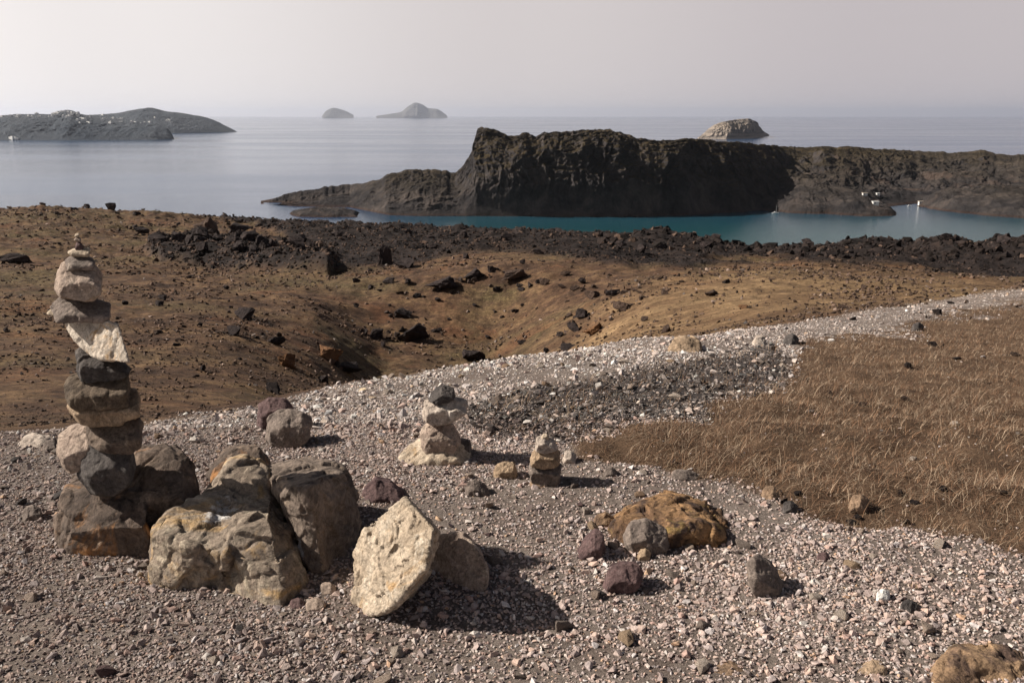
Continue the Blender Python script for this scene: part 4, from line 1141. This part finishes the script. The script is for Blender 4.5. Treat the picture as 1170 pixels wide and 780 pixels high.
# ------------------------------------------------------------------ dry grass
def blades(name, X, Y, Z, L_, w, c, r, mat, droop=1.0):
    n = len(X); a = r.uniform(0, 2*np.pi, n); lean = r.uniform(.5, 2.1, n)*droop
    dx, dy = np.cos(a), np.sin(a); px_, py_ = -dy, dx
    V = np.zeros((n, 8, 3)); base = np.stack([X, Y, Z], -1)
    for k, t in enumerate((0, .35, .7, 1.0)):
        ang = lean*(.35+.9*t)
        hx = L_*t*np.sin(ang*.9); hz = L_*t*np.cos(ang)
        ww = w*(1-.8*t)
        cpos = base+np.stack([dx*hx, dy*hx, hz-.01], -1)
        cpos[:, 0] += px_*L_*.15*t*t*np.sin(a*7); cpos[:, 1] += py_*L_*.15*t*t*np.sin(a*7)
        off = np.stack([px_*ww, py_*ww, 0*ww], -1)
        cpos[:, 2] += .006*(k == 3); V[:, 2*k] = cpos-off; V[:, 2*k+1] = cpos+off
    f = np.array([[0, 1, 3, 2], [2, 3, 5, 4], [4, 5, 7, 6]])
    Fc = (f[None]+(np.arange(n)*8)[:, None, None]).reshape(-1, 4)
    me = mesh_from(name, V.reshape(-1, 3), Fc, mat, True, {'tone': np.repeat(c, 8, axis=0)})
    return me
mg_ = MT('dry_grass_blades', .8, .2); mg_.color(mg_.attr('tone', 'Color'))
r = np.random.default_rng(31)
X, Y = img_points(560000, 500, 1300, 2.6, 30, r)
z, px, py, g, gr, co, lv = ground(X, Y, True)
k = r.uniform(size=len(X)) < np.maximum(gr*(.75+1.1*fbm(P3(X, Y), 3.0, 3, seed=60)), co*.22)
X, Y, z = X[k], Y[k], z[k]; n = len(X)
cc = np.array([.235, .138, .082])*r.uniform(.25, 1.3, (n, 1))*(1+.5*fbm(P3(X, Y), 1.1, 3, seed=61)[:, None]); st = r.uniform(size=n) < .42; cc[st] = np.array([.38, .285, .20])*r.uniform(.5, 1.4, (st.sum(), 1))
rd = r.uniform(size=n) < .22; cc[rd] = np.array([.12, .065, .04])*r.uniform(.6, 1.2, (rd.sum(), 1))
Ln = (.026+.065*r.uniform(size=n)**1.7)*(1+.04*Y)
lg = r.uniform(size=n) < .06; Ln[lg] *= 2.2; Ln = Ln*(.8+.5*fbm(P3(X, Y), 2.4, 2, seed=66))
gme2 = blades('dry_grass', X, Y, z, Ln, (.0008+.00011*Y)*r.uniform(.6, 1.3, n), cc, r, mg_.m)
tag(link('dry_grass', gme2), 'tangled brown and straw dry grass on the right', 'grass', kind='stuff')
print('grass', n)

X, Y = img_points(150000, -100, 1300, 5, 200, r)
z, px, py, g, gr, co, lv = ground(X, Y, True)
k = r.uniform(size=len(X)) < (1-g)*(1-gr)*(1-lv)*np.clip(.45+1.1*fbm(P3(X/Y*14, np.log(Y)*10), 1, 4, seed=64), .03, 1)
X, Y, z = X[k], Y[k], z[k]; n = len(X)
cc = np.array([.19, .13, .07])*r.uniform(.25, 1.6, (n, 1)); dk = r.uniform(size=n) < .35; cc[dk] = np.array([.05, .036, .022])
tag(link('dry_scrub', blades('dry_scrub', X, Y, z, (.0012+.0028*r.uniform(size=n)**2)*Y, .00028*Y, cc, r, mg_.m)), 'sparse short dry scrub on the brown slope', 'scrub', kind='stuff')

# ------------------------------------------------------------------ boats and houses
def simple_mat(name, c, rough=.6):
    m = MT(name, rough, .3); m.color(m.ramp(m.noise(.8, 4, .6), [(0.3, tuple(x*.85 for x in c)), (0.7, c)])); return m.m
MW = simple_mat('white_paint', (.78, .77, .74)); MWD = simple_mat('dark_opening', (.05, .05, .06)); MRF = simple_mat('roof_tone', (.5, .42, .33)); MOR = simple_mat('yellow_paint', (.7, .35, .06)); MTM = simple_mat('mast_metal', (.5, .5, .5))
def bmesh_box(bm, c, s):
    r_ = bmesh.ops.create_cube(bm, size=1)
    bmesh.ops.scale(bm, vec=s, verts=r_['verts']); bmesh.ops.translate(bm, vec=c, verts=r_['verts'])
def bmobj(name, bm, mat, parent=None, loc=None):
    me = bpy.data.meshes.new(name); bm.to_mesh(me); bm.free(); me.materials.append(mat)
    return link(name, me, parent, loc)
def boat(px, py, length, ang, label, mast=True):
    Y = (SEA-CZ)/row_tan(py); p = pix(px, py, Y)
    e = bpy.data.objects.new('boat', None); col.objects.link(e); e.location = (p[0], Y, SEA); e.rotation_euler = (0, 0, ang)
    tag(e, label, 'boat', 'boats moored in the bay')
    length *= .75; bm = bmesh.new(); L2 = length/2; secs = []
    for t, wd, h in ((-1, .55, .95), (-.5, .95, .85), (0, 1, .85), (.5, .75, 1.0), (1, .05, 1.35)):
        w = wd*length*.14
        secs.append([bm.verts.new(v) for v in ((t*L2, -w, h*length*.09), (t*L2*.93, -w*.6, -.3), (t*L2*.93, w*.6, -.3), (t*L2, w, h*length*.09))])
    for a, b in zip(secs, secs[1:]):
        for i in range(4): bm.faces.new((a[i], b[i], b[(i+1) % 4], a[(i+1) % 4]))
    bm.faces.new(secs[0]); bm.faces.new(secs[-1][::-1])
    bmobj('hull', bm, MW, e)
    bm = bmesh.new(); bmesh_box(bm, (-.05*length, 0, length*.13), (length*.36, length*.16, length*.10)); bmesh_box(bm, (-.1*length, 0, length*.20), (length*.18, length*.13, length*.06))
    bmesh.ops.bevel(bm, geom=bm.edges[:], offset=length*.015, segments=2, affect='EDGES')
    bmobj('cabin', bm, MW, e)
    if mast:
        bm = bmesh.new(); bmesh.ops.create_cone(bm, segments=8, radius1=.12, radius2=.06, depth=length*1.1, cap_ends=True); bmesh.ops.translate(bm, vec=(.1*length, 0, length*.6), verts=bm.verts)
        bmobj('mast', bm, MTM, e)
boat(886, 243.5, 9, .1, 'white boat moored leftmost in the bay off the lava tongue')
boat(907, 241.5, 8, 1.9, 'white boat moored between the leftmost boat and the lava tongue')
boat(1039, 235.5, 7, .3, 'small white boat moored in the gap beside the lava tongue', False)
boat(1053, 234.5, 6, -.3, 'small white boat moored close to the lava spit on the right', False)
boat(1076, 239.5, 3, .3, 'tiny boat moored off the lava spit farthest right', False)

def house_mesh(w, d_, h, kind):
    bm = bmesh.new()
    bmesh_box(bm, (0, 0, h/2-2), (w, d_, h+4))
    if kind == 0: bmesh_box(bm, (w*.2, 0, h+h*.2), (w*.5, d_*.7, h*.4))
    if kind == 1:
        r_ = bmesh.ops.create_uvsphere(bm, u_segments=12, v_segments=8, radius=w*.28); bmesh.ops.translate(bm, vec=(0, 0, h), verts=r_['verts'])
    if kind == 2: bmesh_box(bm, (-w*.7, 0, h*.3-2), (w*.5, d_*.8, h*.6+4))
    bmesh_box(bm, (0, 0, h+.15), (w+.4, d_+.4, .5))
    me = bpy.data.meshes.new('house'); bm.to_mesh(me); bm.free(); me.materials.append(MW); return me
def obj_z(o, X, Y):
    hit, loc, nn, idx = o.ray_cast(Vector((X, Y, 800)), Vector((0, 0, -1)))
    return loc.z if hit else None
bpy.context.view_layer.update()
isl = [o for o in bpy.data.objects if o.name.startswith('island')]
dg = bpy.context.evaluated_depsgraph_get()
def pick(px, py):
    p0 = Vector((0, 0, CZ)); q = Vector(pix(px, py, 100.0)); dr = (q-p0).normalized()
    best = None
    for o in isl+[bpy.data.objects['headland'], bpy.data.objects['lava_tongue'], bpy.data.objects['lava_spit']]:
        hit, loc, nn, idx = o.ray_cast(p0, dr)
        if hit and (best is None or loc.y < best.y): best = loc.copy()
    return best
hm = [house_mesh(26, 18, 10, 0), house_mesh(18, 16, 9, 1), house_mesh(34, 16, 8, 2)]
rr = random.Random(5); HS = {}
spots = [(rr.gauss(78, 16), rr.uniform(127.5, 134)) for _ in range(30)] + [(rr.uniform(0, 60), rr.uniform(131.5, 134)) for _ in range(16)] + [(rr.uniform(85, 195), rr.uniform(134, 141)) for _ in range(26)] + [(rr.uniform(10, 22), rr.uniform(157, 159.5)) for _ in range(5)]
for (a, b) in spots:
    p = pick(a, b)
    if p is None: continue
    o = link('house', hm[rr.randrange(3)], loc=(p.x, p.y, p.z-1)); s = rr.uniform(.35, .8); o.scale = (s, s, s); o.rotation_euler = (0, 0, rr.uniform(-.5, .5))
    gp = 'down at the shore of the left island' if b > 150 else ('on the ridge of the left island' if a < 110 else 'on the far hillside of the left island')
    tag(o, 'x', 'house', 'white houses '+gp); HS.setdefault(gp, []).append(o)
for gp, lst in HS.items(): rank_labels(lst, 'tiny white house', gp)
def hut(px, py, w, d_, h, label, mat):
    w, d_, h = w*.75, d_*.75, h*.8
    p = pick(px, py)
    if p is None: return
    e = bpy.data.objects.new('hut', None); col.objects.link(e); e.location = (p.x, p.y, p.z); tag(e, label, 'hut')
    bm = bmesh.new(); bmesh_box(bm, (0, 0, h/2-1), (w, d_, h+2)); bmobj('wall', bm, MW, e)
    bm = bmesh.new(); bmesh_box(bm, (0, 0, h+.2), (w+.8, d_+.8, .4)); bmobj('roof', bm, mat, e)
    bm = bmesh.new(); bmesh_box(bm, (-w*.2, -d_/2, h*.45), (w*.15, .12, h*.7)); bmobj('door', bm, MWD, e)
hut(988, 223, 6, 4, 2.6, 'white hut with tan roof highest on the lava tongue', MRF)
hut(1003, 223, 4, 4, 2.4, 'small white hut right of the highest hut on the lava tongue', MW)
hut(1000, 233, 7, 5, 2.6, 'larger white hut low on the lava tongue near the water', MW)
hut(1052, 232.5, 6, 4, 2.6, 'pale hut by the water at the root of the lava spit', MRF)
